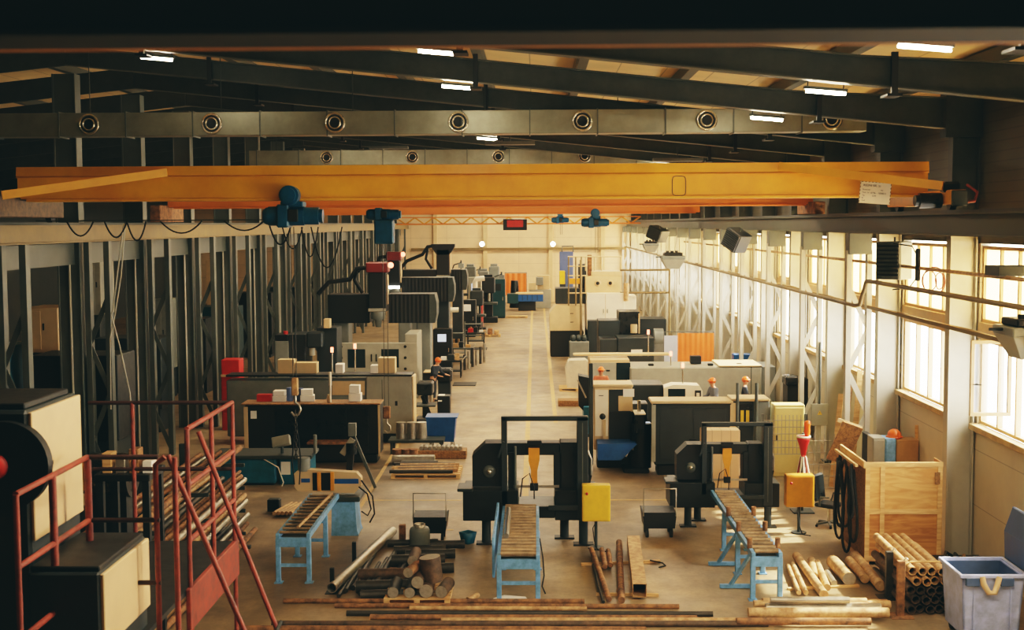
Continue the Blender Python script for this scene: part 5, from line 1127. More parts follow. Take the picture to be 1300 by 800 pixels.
# grey milling machine behind the grey lathe
Y = 47.5; M = Mach('milling_machine', 'dark milling machine with a grey side cabinet, by the left columns', 'milling machine', X_(390, Y), Y)
M.box('side_cabinet', X_(350, Y), X_(367, Y), Y, Y + 1, 0, Z_(432, Y), mach_grey2); M.box('cabinet_cap', X_(350, Y), X_(367, Y), Y, Y + 1, Z_(432, Y), Z_(424, Y), black); M.mb('signal_lamp', MB().cyl((X_(362, Y), Y + .3, Z_(424, Y)), (X_(362, Y), Y + .3, Z_(420, Y)), .09, 10), red_bright)
M.box('enclosure', X_(367, Y), X_(388, Y), Y + .1, Y + 1.6, 0, Z_(424, Y), mach_dark); M.box('column', X_(402, Y), X_(428, Y), Y + .2, Y + 1.4, 0, Z_(416, Y), mach_dark); M.box('head', X_(392, Y), X_(412, Y), Y - .3, Y + .6, Z_(440, Y), Z_(420, Y), mach_dark, .05); M.box('table', X_(385, Y), X_(425, Y), Y - .6, Y + .5, 1.0, 1.3, steel_dark)
M.mb('spindle', MB().cyl((X_(398, Y), Y - .1, Z_(450, Y)), (X_(398, Y), Y - .1, Z_(432, Y)), .12, 12), mach_grey); M.box('white_box', X_(412, Y), X_(420, Y), Y, Y + .4, Z_(416, Y), Z_(404, Y), mach_cream)
# cream cabinet seen between the left columns + others in the left bay
for lab, px0, px1, py0, py1, Y, m_ in (('cream machine cabinet glimpsed between the front left columns', 30, 74, 391, 448, 36, mach_cream), ('teal machine glimpsed at the far left edge', -20, 12, 440, 500, 36, mach_teal), ('pale machine head glimpsed behind the second left column', 112, 128, 330, 400, 46, mach_grey), ('grey machine behind the third left lattice column', 196, 214, 380, 470, 50, mach_grey2), ('cream machine far behind the left columns', 262, 276, 330, 420, 60, mach_cream),
    ('dark machine block nearest behind the front left columns', 40, 150, 452, 560, 33, black), ('dark wide machine behind the second left column pair', 120, 205, 430, 520, 42, mach_dark), ('black machine with low hood between left columns', 190, 262, 405, 500, 52, black), ('dark teal machine deep in the left bay', 240, 300, 390, 470, 58, teal_dark), ('black tall machine deep in the left bay', 290, 345, 372, 450, 66, black), ('slate machine farther in the left bay', 335, 385, 365, 430, 76, mach_dark), ('dark machine at the rear of the left bay', 380, 430, 355, 410, 88, black)):
    xa, xb = X_(px0, Y, (py0 + py1) / 2), X_(px1, Y, (py0 + py1) / 2); z1, z0 = Z_(py0, Y, px0), Z_(py1, Y, px0)
    M = Mach('bay_machine', lab, 'machine', (xa + xb) / 2, Y, 'machines in the dark left bay'); M.box('head_cabinet', xa, xb, Y, Y + 1.5, z0, z1, m_); M.box('body', xa + .1, xb - .1, Y + .1, Y + 1.4, 0, z0, mach_dark); front(M, 'door', xa + .1, (xa + xb) / 2, Y, z0 + .1, z1 - .1, m_); front(M, 'handle', (xa + xb) / 2 + .05, (xa + xb) / 2 + .1, Y, (z0 + z1) / 2, (z0 + z1) / 2 + .2, black)
# black bench lathe by the left worker
Y = 50.6; M = Mach('bench_lathe', 'black bench lathe beside the left aisle with clutter on it', 'lathe', X_(552, Y), Y)
M.box('bed', X_(537, Y), X_(566, Y), Y, Y + .7, .7, 1.0, black); M.box('headstock', X_(556, Y), X_(574, Y), Y - .1, Y + .7, .6, 1.15, black_gloss, .08); M.box('cabinet_leg', X_(538, Y), X_(543, Y), Y + .05, Y + .6, 0, .7, mach_dark); M.box('cabinet_leg', X_(556, Y), X_(572, Y), Y + .05, Y + .6, 0, .7, mach_dark); M.box('chip_tray', X_(538, Y), X_(560, Y), Y - .2, Y + .6, 1.02, 1.06, mach_cream); M.mb('chuck', MB().cyl((X_(553, Y), Y + .2, 1.25), (X_(556, Y), Y + .2, 1.25), .2, 16), steel_grey)
Y = 44.5; M = Mach('drill_press', 'black drill press with a box table by the grey cabinet', 'drill press', X_(545, Y), Y)
M.box('column', X_(536, Y), X_(543, Y), Y, Y + .3, 0, 1.2, black); M.box('head', X_(530, Y), X_(550, Y), Y - .3, Y + .5, .95, 1.4, black_gloss, .05); M.box('table', X_(528, Y), X_(554, Y), Y - .4, Y + .4, .55, .62, steel_dark); M.mb('strut', MB().bar((X_(548, Y), Y, .05), (X_(536, Y), Y, .9), .12, .12), black); M.box('base', X_(528, Y), X_(554, Y), Y - .4, Y + .5, 0, .12, black)
M.mb('spindle', MB().cyl((X_(548, Y), Y - .1, .7), (X_(548, Y), Y - .1, .95), .07, 10), chrome)
Y = 45.5; M = Mach('waste_bin', 'black waste bin with a white sheet beside the left aisle', 'bin', X_(563, Y), Y)
M.box('body', X_(555, Y), X_(571, Y), Y, Y + .5, .0, .75, black); front(M, 'sheet', X_(556, Y), X_(561, Y), Y, .55, .6, paper, .004, 0); M.box('white_sheet', X_(556, Y), X_(564, Y), Y + .1, Y + .4, .75, .77, paper, 0)
# blue wheeled bin
p = fl(560, 570); r = thing('wheeled_bin', 'blue wheeled tipping bin at the left edge of the aisle', 'bin', (p.x, p.y, 0)); w_ = .46
MB().prism([(-w_ * .92, .22), (w_ * .86, .22), (w_, .98), (-w_, .98)], 'y', 0, .8).build('tub', blue_deep, r, .02); MB().box(-w_ - .03, w_ + .06, -.03, .83, .96, 1.0).build('rim', blue_deep, r, .01)
for x in (-.32, .34):
    for y in (.12, .68): MB().cyl((x - .04, y, .11), (x + .04, y, .11), .11, 14).build('wheel', bar_steel, r)
# bobbins, bars and pallets left of the aisle
p0 = fl(505, 585)
for i, px in enumerate((507, 521, 533)):
    p = fl(px, 578); rod('short bright steel cylinder standing by the left aisle, %s from the left' % ORD[i], (p.x, p.y + .4, 0 + .42), (p.x, p.y + .4, .42 + .5), .16, bar_steel, 'upright steel cylinders by the left aisle', 'steel_cylinder', 'steel cylinder', n=20)
p = fl(521, 590); r = thing('low_bench', 'low dark bench carrying the three steel cylinders', 'bench', (p.x, 38.0, 0)); MB().box(-.85, .85, .0, .8, .34, .42).build('top', steel_dark, r)
for x in (-.75, .75):
    for y in (.1, .7): MB().box(x - .04, x + .04, y - .04, y + .04, 0, .34).build('leg', steel_dark, r)
for o in [q for q in COL.objects if q.name.startswith('steel_cylinder')]: o.location.y = 38.4
for k, (a, bq, r_, m_) in enumerate(((498, 552, .09, bar_steel), (510, 556, .08, bar_dark))):
    p = fl(a, 590 + k * 6); q = fl(bq, 590 + k * 6); rod('horizontal steel roll by the low bench, %s one' % ('rear' if k == 0 else 'front'), (p.x, p.y, r_ * 1.6), (q.x, p.y, r_ * 1.6), r_ * 1.6, m_, 'steel rolls by the low bench', 'steel_roll', 'steel roll')
for i, px in enumerate((504, 516, 525)):
    p = fl(px, 588); rod('rusty cylinder block on the floor by the left aisle, %s from the left' % ORD[i], (p.x, p.y, 0), (p.x, p.y, .42), .14, rust, 'rusty cylinder blocks by the left aisle', 'steel_cylinder', 'steel cylinder', n=18)
p = fl(540, 608); pallet('flat pallet of long bars at the left aisle edge', (p.x, p.y, 0), 1.9, 1.4)
for i in range(7):
    y = p.y + .12 + i * .18; rod('long pale bar on the aisle pallet, %s from the front' % ORD[i], (p.x - 1.0 + .1 * (i % 3), y, .18), (p.x + .75 + .12 * (i % 2), y + .1 * (i % 2), .18), .05, rust_pale if i % 2 else bar_dark, 'bars on the aisle pallet')
p = fl(556, 582)
for i in range(10):
    rod('small round offcut on the aisle pallet, %s from the left' % ORD[i], (p.x - .5 + .13 * i, p.y, .3), (p.x - .5 + .13 * i, p.y + .35, .3), .06, bar_steel, 'round offcuts by the aisle', 'steel_offcut', 'offcut', bar_end)
solo(MB().box(p.x - .6, p.x + .85, p.y - .1, p.y + .5, 0, .24), 'offcut_crate', timber_dark, 'low wooden tray holding the round offcuts', 'crate', bev=.01)
for px, py, w_, lab in ((590, 488, 1.0, 'dark rubber floor mat by the left worker'), (606, 443, 1.1, 'dark rubber floor mat farther up the left aisle')):
    p = fl(px, py); solo(MB().box(p.x - w_ / 2, p.x + w_ / 2, p.y - .6, p.y + .6, 0, .03), 'floor_mat', black, lab, 'mat')
# ------------------------------------------------------------------ mid/far left clutter
def rack_shelf(lab, px0, px1, pyb, h_, m=steel_grey):
    p, q = fl(px0, pyb), fl(px1, pyb); r = thing('shelf_rack', lab, 'rack', ((p.x + q.x) / 2, p.y, 0), group='small racks along the left aisle'); w_ = (q.x - p.x) / 2
    for x in (-w_, w_):
        for y in (0, .5): MB().box(x - .03, x + .03, y - .03, y + .03, 0, h_).build('post', m, r)
    for z in (.25, h_ * .5, h_ * .85): MB().box(-w_, w_, 0, .5, z, z + .04).build('shelf', m, r)
    for i in range(5): MB().cyl((-w_ + .2 + i * (2 * w_ - .4) / 4, .2, h_ * .5 + .04), (-w_ + .2 + i * (2 * w_ - .4) / 4, .2, h_ * .5 + .25), .07, 10).build('stored_part', rust_pale if i % 2 else black, r)
    return r
rack_shelf('grey steel rack with parts beside the upper left aisle', 568, 590, 455, 1.5); rack_shelf('low rack with tools behind the first rack', 590, 612, 432, 1.1)
def upright(lab, px, pyb, w, h, m, m2, kind):
    p = fl(px, pyb); M = Mach('drilling_machine' if kind else 'control_cabinet', lab, 'drilling machine' if kind else 'cabinet', p.x, p.y, 'machines along the far left aisle'); x, y = p.x, p.y
    if kind:
        M.box('base', x - w / 2, x + w / 2, y, y + 1, 0, .4, m2); M.box('column', x - w * .3, x + w * .2, y + .4, y + 1, .4, h, m); M.box('head', x - w * .4, x + w * .35, y - .2, y + .7, h * .62, h * .95, m, .06); M.box('table', x - w * .5, x + w * .5, y - .3, y + .5, h * .38, h * .43, steel_dark); M.mb('spindle', MB().cyl((x, y + .1, h * .45), (x, y + .1, h * .65), .1, 10), chrome)
    else:
        M.box('case', x - w / 2, x + w / 2, y, y + .8, .08, h, m); M.box('plinth', x - w / 2 + .03, x + w / 2 - .03, y + .03, y + .75, 0, .08, black); front(M, 'door', x - w / 2 + .05, x + w / 2 - .05, y, .2, h - .1, m); front(M, 'screen', x - w * .25, x + w * .2, y - .015, h * .7, h * .88, screen_mat if m2 is screen_mat else m2); front(M, 'handle', x + w * .3, x + w * .35, y - .02, h * .45, h * .55, chrome)
for a in (('black console with a lit screen beside the left gantry mills', 562, 471, .9, 2.0, black, screen_mat, 0), ('dark cabinet with a pale notice in the left machine row', 594, 428, 1.0, 2.3, black, paper, 0), ('black drilling machine with a tall head, left aisle row', 606, 424, 1.1, 2.9, mach_dark, black, 1),
          ('white control cabinet with a screen in the left machine row', 603, 416, .9, 3.4, mach_grey, screen_mat, 0), ('dark rounded drilling machine at the aisle edge', 621, 410, 1.2, 3.4, black, black, 1), ('deep teal cabinet at the far left aisle edge', 633, 404, 1.0, 2.9, teal_dark, black, 0),
          ('cream upright drilling machine behind the dark ones', 615, 402, 1.0, 3.6, mach_grey2, mach_grey, 1), ('grey tall drilling machine beside the end-wall curtain', 628, 396, 1.1, 3.8, mach_grey2, mach_dark, 1), ('olive drilling machine half hidden behind the third gantry', 598, 400, 1.1, 3.9, mach_grey2, rust_pale, 1), ('small red cabinet in the left machine row', 608, 420, .5, 1.7, red_bright, red_bright, 0)): upright(*a)
Y = 66; M = Mach('pipe_gantry', 'white pipe frame beside the second gantry mill', 'frame', X_(575, Y), Y)
M.mb('pipe', MB().tube([(X_(557, Y), Y, 0), (X_(557, Y), Y, Z_(398, Y)), (X_(561, Y), Y, Z_(393, Y)), (X_(583, Y), Y, Z_(393, Y))], .13, 10), mach_white)
Y = 84; M = Mach('extraction_pipe', 'white bent extraction pipe above the far left machines', 'pipe', X_(605, Y), Y)
M.mb('pipe', MB().tube([(X_(604, Y), Y, 0), (X_(604, Y), Y, Z_(358, Y)), (X_(606, Y), Y, Z_(354, Y)), (X_(616, Y), Y, Z_(353, Y))], .17, 10), mach_white)
# far orange curtain, blue machine, pallet
Y = 108; xa, xb = X_(642, Y), X_(669, Y); M = Mach('welding_curtain', 'orange welding curtain at the far end of the aisle', 'curtain', (xa + xb) / 2, Y, 'orange welding curtains')
n = 22; o = MB(); ya = [Y + .03 * math.sin(i * 1.1) for i in range(n + 1)]; zt = Z_(347, Y); zb = Z_(375, Y)
vs = [(xa + (xb - xa) * i / n, ya[i], zb) for i in range(n + 1)] + [(xa + (xb - xa) * i / n, ya[i], zt) for i in range(n + 1)]
o.add(vs, [(i, i + 1, n + 2 + i, n + 1 + i) for i in range(n)]); M.mb('sheet', o, orange_curtain); M.mb('frame', MB().tube([(xa, Y + .1, 0), (xa, Y + .1, zt + .05), (xb, Y + .1, zt + .05), (xb, Y + .1, 0)], .05, 6), steel_grey)
Y = 101; xa, xb = X_(646, Y), X_(690, Y); M = Mach('blue_machine', 'long blue machine across the far end of the aisle', 'machine', (xa + xb) / 2, Y)
M.box('body', xa, xb, Y, Y + 1.5, .75, Z_(374, Y), blue_deep); M.box('end_block', xa - .1, xa + .8, Y - .1, Y + 1.4, .6, Z_(373, Y), teal_dark); M.box('base', xa + .8, xb - .6, Y + .2, Y + 1.3, 0, .75, black); M.box('top_slab', xa + .6, xb, Y - .05, Y + 1.5, Z_(374, Y), Z_(372, Y), mach_cream)
for i in range(4): front(M, 'panel_seam', xa + 1.1 + i * .4, xa + 1.15 + i * .4, Y, .85, Z_(375, Y), mach_dark, .01, 0)
Y = 104; M = Mach('grey_machine', 'cream and grey machine behind the blue one at the far end', 'machine', X_(690, Y), Y)
M.box('base', X_(672, Y), X_(700, Y), Y, Y + 1.5, 0, Z_(368, Y), mach_grey); M.box('column', X_(683, Y), X_(698, Y), Y + .4, Y + 1.4, Z_(368, Y), Z_(350, Y), mach_cream); M.box('head', X_(681, Y), X_(690, Y), Y - .2, Y + .8, Z_(362, Y), Z_(352, Y), mach_grey2); M.box('tank', X_(672, Y), X_(681, Y), Y - .1, Y + .8, Z_(368, Y), Z_(359, Y), mach_cream)
p = fl(656, 404); pallet('low pallet at the far end of the aisle', (p.x, p.y, 0), 1.6, 1.2)
p = fl(654, 388); solo(MB().cyl((X_(654, 105), 105, 0), (X_(654, 105), 105, Z_(356, 105)), .45, 14, .3), 'dark_column', black_gloss, 'dark rounded machine post in front of the far orange curtain', 'machine')
# ------------------------------------------------------------------ right side machines
# R1 turning centre
Y = 35.6; xa, xb = X_(754, Y), X_(803, Y); zt = Z_(488, Y, 770)
M = Mach('turning_centre', 'white and black turning centre with a blue chip tray, right of the aisle', 'lathe', (xa + xb) / 2, Y)
M.box('enclosure', xa, xb, Y, Y + .9, .55, zt - .08, mach_cream); M.box('roof', xa - .03, xb + .02, Y - .05, Y + .95, zt - .08, zt, beige); M.box('base', xa + .1, xb + .25, Y + .2, Y + .9, 0, .55, black)
front(M, 'left_panel', xa + .03, X_(772, Y), Y, .95, zt - .15, mach_white); front(M, 'door_upper', X_(773, Y), xb - .05, Y, Z_(526, Y), zt - .15, mach_dark); front(M, 'door_window', X_(785, Y), X_(803, Y), Y - .016, Z_(522, Y), Z_(503, Y), beige); front(M, 'door_lower', X_(773, Y), X_(803, Y), Y - .02, .55, Z_(523, Y), black); front(M, 'note_sheet', X_(791, Y), X_(805, Y), Y - .03, Z_(504, Y), Z_(494, Y), paper, .004, 0)
M.mb('gauge', MB().lathe([(.0001, -.03), (.08, -.03), (.09, 0)], (X_(765, Y), Y - .015, Z_(529, Y)), 'y', 18), black); front(M, 'gauge_post', X_(765, Y), X_(769, Y), Y - .02, .6, Z_(533, Y), mach_cream, .04); front(M, 'slot', X_(760, Y), X_(766, Y), Y - .016, Z_(503, Y), Z_(502, Y), steel_dark, .004, 0)
M.box('left_side_rail', xa - .14, xa - .02, Y, Y + .1, .1, zt + .6, steel_dark)
tr = MB(); tr.prism([(X_(757, Y), .42), (X_(786, Y), .42), (X_(806, Y), Z_(557, Y)), (X_(757, Y), Z_(557, Y))], 'y', Y - .9, Y - .1); M.mb('chip_tray', tr, blue_deep, bev=.02)
M.mb('leg', MB().tube([(X_(792, Y), Y - .4, Z_(576, Y)), (X_(797, Y), Y - .4, Z_(566, Y)), (X_(803, Y), Y - .4, Z_(566, Y))], .06, 8), mach_white)
M.mb('conveyor_leg', MB().cyl((X_(813, Y), Y - .2, .1), (X_(813, Y), Y - .2, Z_(536, Y)), .3, 16), black)
M.box('conveyor_head', X_(804, Y), X_(818, Y), Y - .5, Y + .3, Z_(548, Y), Z_(524, Y), black_gloss, .04); M.box('conveyor_cap', X_(804, Y), X_(818, Y), Y - .5, Y + .3, Z_(524, Y), Z_(522.5, Y), mach_white, 0); M.box('screen_panel', X_(818, Y), X_(825, Y), Y - .2, Y - .1, Z_(550, Y), Z_(535, Y), screen_mat)
M.mb('drop_tube', MB().cyl((X_(811, Y), Y - .1, Z_(523, Y)), (X_(811, Y), Y - .1, Z_(508, Y)), .05, 8), chrome); M.box('foot_frame', X_(790, Y), X_(822, Y), Y - .6, Y + .5, 0, .12, black); M.box('side_tank', X_(803, Y), X_(824, Y), Y + .3, Y + 1.0, .1, Z_(515, Y), mach_dark)
# blue-black machine left of it, at the aisle
Y = 41.0; M = Mach('chip_conveyor', 'dark blue chip conveyor at the right aisle edge', 'chip conveyor', X_(745, Y), Y)
M.box('tank', X_(741, Y), X_(754, Y), Y, Y + 1.2, .1, 1.0, mach_teal); M.mb('incline', MB().prism([(X_(735, Y), 1.0), (X_(753, Y), .5), (X_(753, Y), 1.9), (X_(735, Y), 2.0)], 'y', Y + .2, Y + .9), black); M.mb('side_bar', MB().bar((X_(733, Y), Y, 1.9), (X_(744, Y), Y, 1.3), .05, .05), bar_steel); M.box('base', X_(738, Y), X_(756, Y), Y, Y + 1, 0, .1, black)
# R2 dark lathe
Y = 34.6; xa, xb = X_(831, Y), X_(928, Y); zt = Z_(509, Y, 880)
M = Mach('enclosed_lathe', 'dark slate enclosed lathe behind the right band saw', 'lathe', (xa + xb) / 2, Y)
M.box('enclosure', xa, xb, Y, Y + .8, .3, zt - .08, mach_dark, .03); M.box('base', xa + .1, xb - .1, Y + .1, Y + .8, 0, .3, black); M.box('roof', xa - .1, xb + .06, Y - .05, Y + .85, zt - .08, zt, mach_cream); front(M, 'roof_edge', xa - .05, xb, Y - .05, zt - .1, zt - .07, black); front(M, 'left_trim', xa - .08, xa + .03, Y, .4, zt - .08, mach_grey, .03); front(M, 'right_trim', xb - .02, xb + .14, Y, .6, zt - .06, beige, .03)
front(M, 'door', xa + .15, (xa + xb) / 2, Y, .45, zt - .2, mach_dark); front(M, 'door', (xa + xb) / 2 + .02, xb - .15, Y, .45, zt - .2, mach_dark); front(M, 'handle', (xa + xb) / 2 - .1, (xa + xb) / 2 + .1, Y - .02, 1.0, 1.05, black, .04)
M.box('tail_cabinet', X_(930, Y), X_(958, Y), Y + .1, Y + .85, .2, zt - .02, mach_dark); M.box('tail_roof', X_(929, Y), X_(978, Y), Y, Y + .9, zt - .02, zt + .05, mach_cream); M.box('tail_box', X_(958, Y), X_(978, Y), Y + .1, Y + .85, .2, zt - .02, mach_grey2); front(M, 'tool_board', X_(930, Y), X_(956, Y), Y + .1, zt - .75, zt - .1, black_gloss)
for k, px in enumerate((932, 941, 948)): front(M, 'yellow_tag', X_(px, Y), X_(px + 4, Y), Y + .08, zt - .6, zt - .28, yellow_paint, .01, 0)
for px in (936, 960): M.mb('coolant_pipe', MB().cyl((X_(px, Y), Y - .05, .3), (X_(px, Y), Y - .05, zt + .5), .045, 8), steel_grey)
timber_pale = groove_mat('timber_pale', (216, 186, 146), 'X', .24, .014, .7, .12, .55)
# wooden cupboard seen through saw + orange stand
Y = 32.2; xa, xb = X_(892, Y), X_(940, Y); solo(MB().box(xa, xb, Y, Y + .5, 0, Z_(547, Y)), 'wooden_screen', timber_pale, 'pale wooden board crate seen through the right band saw', 'crate', bev=.01)
Y = 31.2; M = Mach('orange_stand', 'orange steel stand seen through the right band saw', 'stand', X_(956, Y), Y)
for px in (947, 966): M.box('leg', X_(px, Y) - .05, X_(px, Y) + .05, Y, Y + .1, 0, Z_(583, Y), amber_paint)
M.box('top', X_(944, Y), X_(969, Y), Y - .05, Y + .4, Z_(587, Y), Z_(582, Y), amber_paint); M.box('lower_tray', X_(946, Y), X_(968, Y), Y, Y + .4, Z_(612, Y), Z_(606, Y), amber_paint)
# R3 long grey lathe
Y = 44.4; xa, xb = X_(735, Y), X_(967, Y); zt = Z_(466, Y, 860)
M = Mach('enclosed_lathe', 'very long pale grey enclosed lathe across the right side', 'lathe', (xa + xb) / 2, Y)
M.box('body', X_(800, Y), xb, Y, Y + 1.8, .2, zt, mach_grey, .05); M.box('left_body', xa + .4, X_(800, Y), Y + .3, Y + 2, .2, Z_(458, Y), mach_cream); M.box('top_tray', X_(728, Y + 1), X_(850, Y + 1), Y + 1, Y + 1.4, Z_(456, Y), Z_(453, Y), beige); front(M, 'left_door', X_(752, Y), X_(784, Y), Y + .3, .3, Z_(462, Y), mach_grey); front(M, 'dark_opening', X_(783, Y), X_(801, Y), Y + .29, .3, Z_(462, Y), glass_dark); front(M, 'handle', X_(770, Y), X_(775, Y), Y + .28, Z_(473, Y), Z_(471, Y), black)
M.box('right_cabinet', xb, X_(985, Y), Y + .1, Y + 1.8, 0, Z_(467, Y), mach_grey2); M.box('top_cap', X_(912, Y), xb, Y - .02, Y + 1.8, zt, zt + .06, mach_cream); M.box('plinth', xa + .5, xb, Y + .1, Y + 1.7, 0, .2, black)
front(M, 'end_seam', X_(953, Y), X_(954, Y), Y, .3, zt, steel_dark, .006, 0)
for px in (827, 903, 940): M.box('hinge', X_(px - 3, Y), X_(px + 4, Y), Y + .3, Y + .5, zt, zt + .08, black)
beacon(M, X_(853, Y), Y + .4, zt, .35); beacon(M, X_(818, Y + 3), Y + 1.4, Z_(458, Y), .8); M.box('meter_box', X_(880, Y), X_(894, Y), Y + .8, Y + 1.1, zt + .02, zt + .3, black)
# CNC control head (white with screens)
Y = 39.5; xa, xb = X_(843, Y), X_(892, Y)
M = Mach('control_station', 'white machine control housing with a dark screen, behind the slate lathe', 'control panel', (xa + xb) / 2, Y)
z0, z1 = Z_(511, Y), Z_(489, Y); M.mb('housing', MB().prism([(xa, z0), (xb, z0), (xb, z1 - .2), (xb - .1, z1 - .03), (xa + .3, z1), (xa, z1 - .1)], 'y', Y, Y + .7), mach_white); front(M, 'screen', X_(848, Y), X_(870, Y), Y, z0 + .08, z1 - .13, glass_dark); front(M, 'camera_window', X_(882, Y), X_(890, Y), Y, z0 + .1, z1 - .18, black); front(M, 'camera_lens', X_(884, Y), X_(888, Y), Y - .016, z0 + .18, z1 - .26, mach_white)
M.box('stand', xa + .2, xb - .2, Y + .1, Y + .6, 0, z0, mach_dark); M.box('side_body', X_(800, Y), xa, Y + .2, Y + 1.5, 0, Z_(490, Y), mach_dark); beacon(M, X_(868, Y), Y + .3, z1, .5)
# R4 dark machine in the middle right
Y = 54; M = Mach('machining_centre', 'slate grey machining centre in the right middle', 'machining centre', X_(800, Y), Y)
M.box('lower_left', X_(762, Y), X_(784, Y), Y, Y + 1.5, 0, Z_(431, Y), mach_dark); M.box('lower_right', X_(784, Y), X_(830, Y), Y - .1, Y + 1.5, 0, Z_(429, Y), mach_dark); front(M, 'notice_plate', X_(801, Y), X_(815, Y), Y - .1, Z_(452, Y), Z_(444, Y), paper, .01, 0); M.box('upper_left', X_(762, Y), X_(790, Y), Y + 1.6, Y + 3, 0, Z_(411, Y), mach_dark); M.box('tower', X_(789, Y), X_(816, Y), Y + 1.7, Y + 3.4, 0, Z_(400, Y), black_gloss); M.box('tower_edge', X_(814.5, Y), X_(816, Y), Y + 1.6, Y + 1.7, Z_(428, Y), Z_(402, Y), mach_cream, 0); M.box('upper_right', X_(816, Y), X_(853, Y), Y + 2.4, Y + 4, 0, Z_(411, Y), mach_dark)
M.mb('rounded_cover', MB().cyl((X_(831, Y), Y + .5, Z_(432, Y)), (X_(843, Y), Y + .5, Z_(432, Y)), .45, 20), mach_grey2); M.box('cover_base', X_(830, Y), X_(843, Y), Y + .1, Y + 1.0, 0, Z_(434, Y), mach_grey2); M.mb('white_spindle', MB().cyl((X_(808, Y), Y + 1.5, Z_(427, Y)), (X_(808, Y), Y + 1.5, Z_(416, Y)), .15, 10), mach_cream)
for px, lab in ((765, .2), (773, .4)): M.box('chip_box', X_(px, Y), X_(px + 9, Y), Y + .2, Y + .6, Z_(431, Y), Z_(430, Y) , black)
# R5 big white machine with platform
Y = 66; M = Mach('portal_mill', 'large white and beige machine with a railed platform, right of the aisle', 'milling machine', X_(755, Y), Y)
M.box('left_base', X_(699, Y), X_(741, Y), Y, Y + 2.5, 0, Z_(420, Y), black, .04); M.mb('left_housing', MB().prism([(X_(698, Y), Z_(420, Y)), (X_(737, Y), Z_(420, Y)), (X_(737, Y), Z_(388, Y)), (X_(706, Y), Z_(388, Y)), (X_(698, Y), Z_(398, Y))], 'y', Y - .02, Y + 2.4), beige); M.box('right_base', X_(745, Y), X_(762, Y), Y, Y + 2.5, 0, Z_(419, Y), black)
for q in (398, 409): front(M, 'handle', X_(724, Y), X_(728, Y), Y - .02, Z_(q + .7, Y), Z_(q - .3, Y), black)
M.box('white_housing', X_(745, Y), X_(793, Y), Y + .2, Y + 3, .4, Z_(373, Y), mach_white); M.box('white_side', X_(793, Y), X_(809, Y), Y + .8, Y + 3, .4, Z_(377, Y), mach_white)
for px in (768.5,): front(M, 'door_seam', X_(px, Y), X_(px + .6, Y), Y + .2, Z_(419, Y), Z_(374, Y), beige, .006, 0)
for px in (766, 771): front(M, 'handle', X_(px, Y), X_(px + 1, Y), Y + .2, Z_(398, Y), Z_(393, Y), mach_grey, .05)
M.box('upper_housing', X_(744, Y), X_(790, Y), Y + .9, Y + 3, Z_(373, Y), Z_(352, Y), beige); M.box('upper_cap', X_(752, Y), X_(790, Y), Y + 1, Y + 3, Z_(352, Y), Z_(346, Y), beige)
for px in (760, 776): M.mb('port', MB().lathe([(.0001, -.02), (.09, -.02), (.1, 0)], (X_(px, Y), Y + .9, Z_(361, Y)), 'y', 14), black)
for px in (760, 776): M.mb('port_ring', MB().lathe([(.1, -.03), (.17, -.02), (.18, 0)], (X_(px, Y), Y + .9, Z_(361, Y)), 'y', 14), mach_cream)
M.box('column', X_(706, Y), X_(745, Y), Y + 1.2, Y + 3, Z_(388, Y), Z_(368, Y), mach_dark); M.box('ram', X_(736, Y), X_(746, Y), Y + 1.4, Y + 2.6, Z_(368, Y), Z_(337, Y), mach_dark); M.box('ram_front', X_(748, Y), X_(753, Y), Y + 1.4, Y + 2.4, Z_(352, Y), Z_(325, Y), rust); M.box('yellow_beam', X_(722, Y), X_(740, Y), Y + 1.0, Y + 1.2, Z_(362, Y), Z_(355, Y), amber_paint); M.box('yellow_head', X_(711, Y), X_(718, Y), Y + .9, Y + 1.3, Z_(362, Y), Z_(345, Y), yellow_paint)
for px in (722, 731, 738): M.mb('platform_post', MB().cyl((X_(px, Y), Y - .3, Z_(425, Y) if px == 738 else Z_(388, Y)), (X_(px, Y), Y - .3, Z_(326, Y)), .04, 8), rail_tan)
for q in (326, 338, 350, 372): M.mb('platform_rail', MB().cyl((X_(721, Y), Y - .3, Z_(q, Y)), (X_(q == 326 and 790 or 745, Y), Y - .3, Z_(q, Y)), .035, 8), beige)
for px in (745, 756, 765, 790): M.mb('platform_post', MB().cyl((X_(px, Y), Y + 1, Z_(345, Y)), (X_(px, Y), Y + 1, Z_(326, Y)), .045, 8), beige)
for q in (344, 373): M.mb('side_rail', MB().cyl((X_(788, Y), Y + .6, Z_(q, Y)), (X_(850, Y), Y + .6, Z_(q, Y)), .055, 8), rail_tan)
for px in (851,): M.mb('side_post', MB().cyl((X_(px, Y), Y + .6, 0), (X_(px, Y), Y + .6, Z_(343, Y)), .055, 8), rail_tan)
M.mb('ladder_post', MB().cyl((X_(737, Y), Y - .4, .3), (X_(737, Y), Y - .4, Z_(330, Y)), .05, 8), rail_tan)
M.mb('hanging_pipe', MB().cyl((X_(795, Y), Y + .1, Z_(383, Y)), (X_(795, Y), Y + .1, Z_(360, Y)), .14, 10), rust_pale)
p = fl(735, 456); p.y -= .5; r = thing('coolant_bucket', 'grey tank with fittings at the foot of the white machine', 'tank', (p.x, p.y, 0)); MB().box(-.5, .5, 0, .7, 0, .95).build('tank', mach_grey2, r, .03)
for i in range(3): MB().lathe([(.0001, 1.3), (.12, 1.25), (.16, 1.05), (.1, .95)], (-.3 + .28 * i, .3, 0), n=10).build('fitting', steel_dark, r)
p = fl(755, 456); solo(MB().box(p.x - .35, p.x + .5, p.y, p.y + .8, 0, 2.0), 'side_panel', mach_dark, 'dark slate side panel beside the grey tank', 'panel', bev=.03)
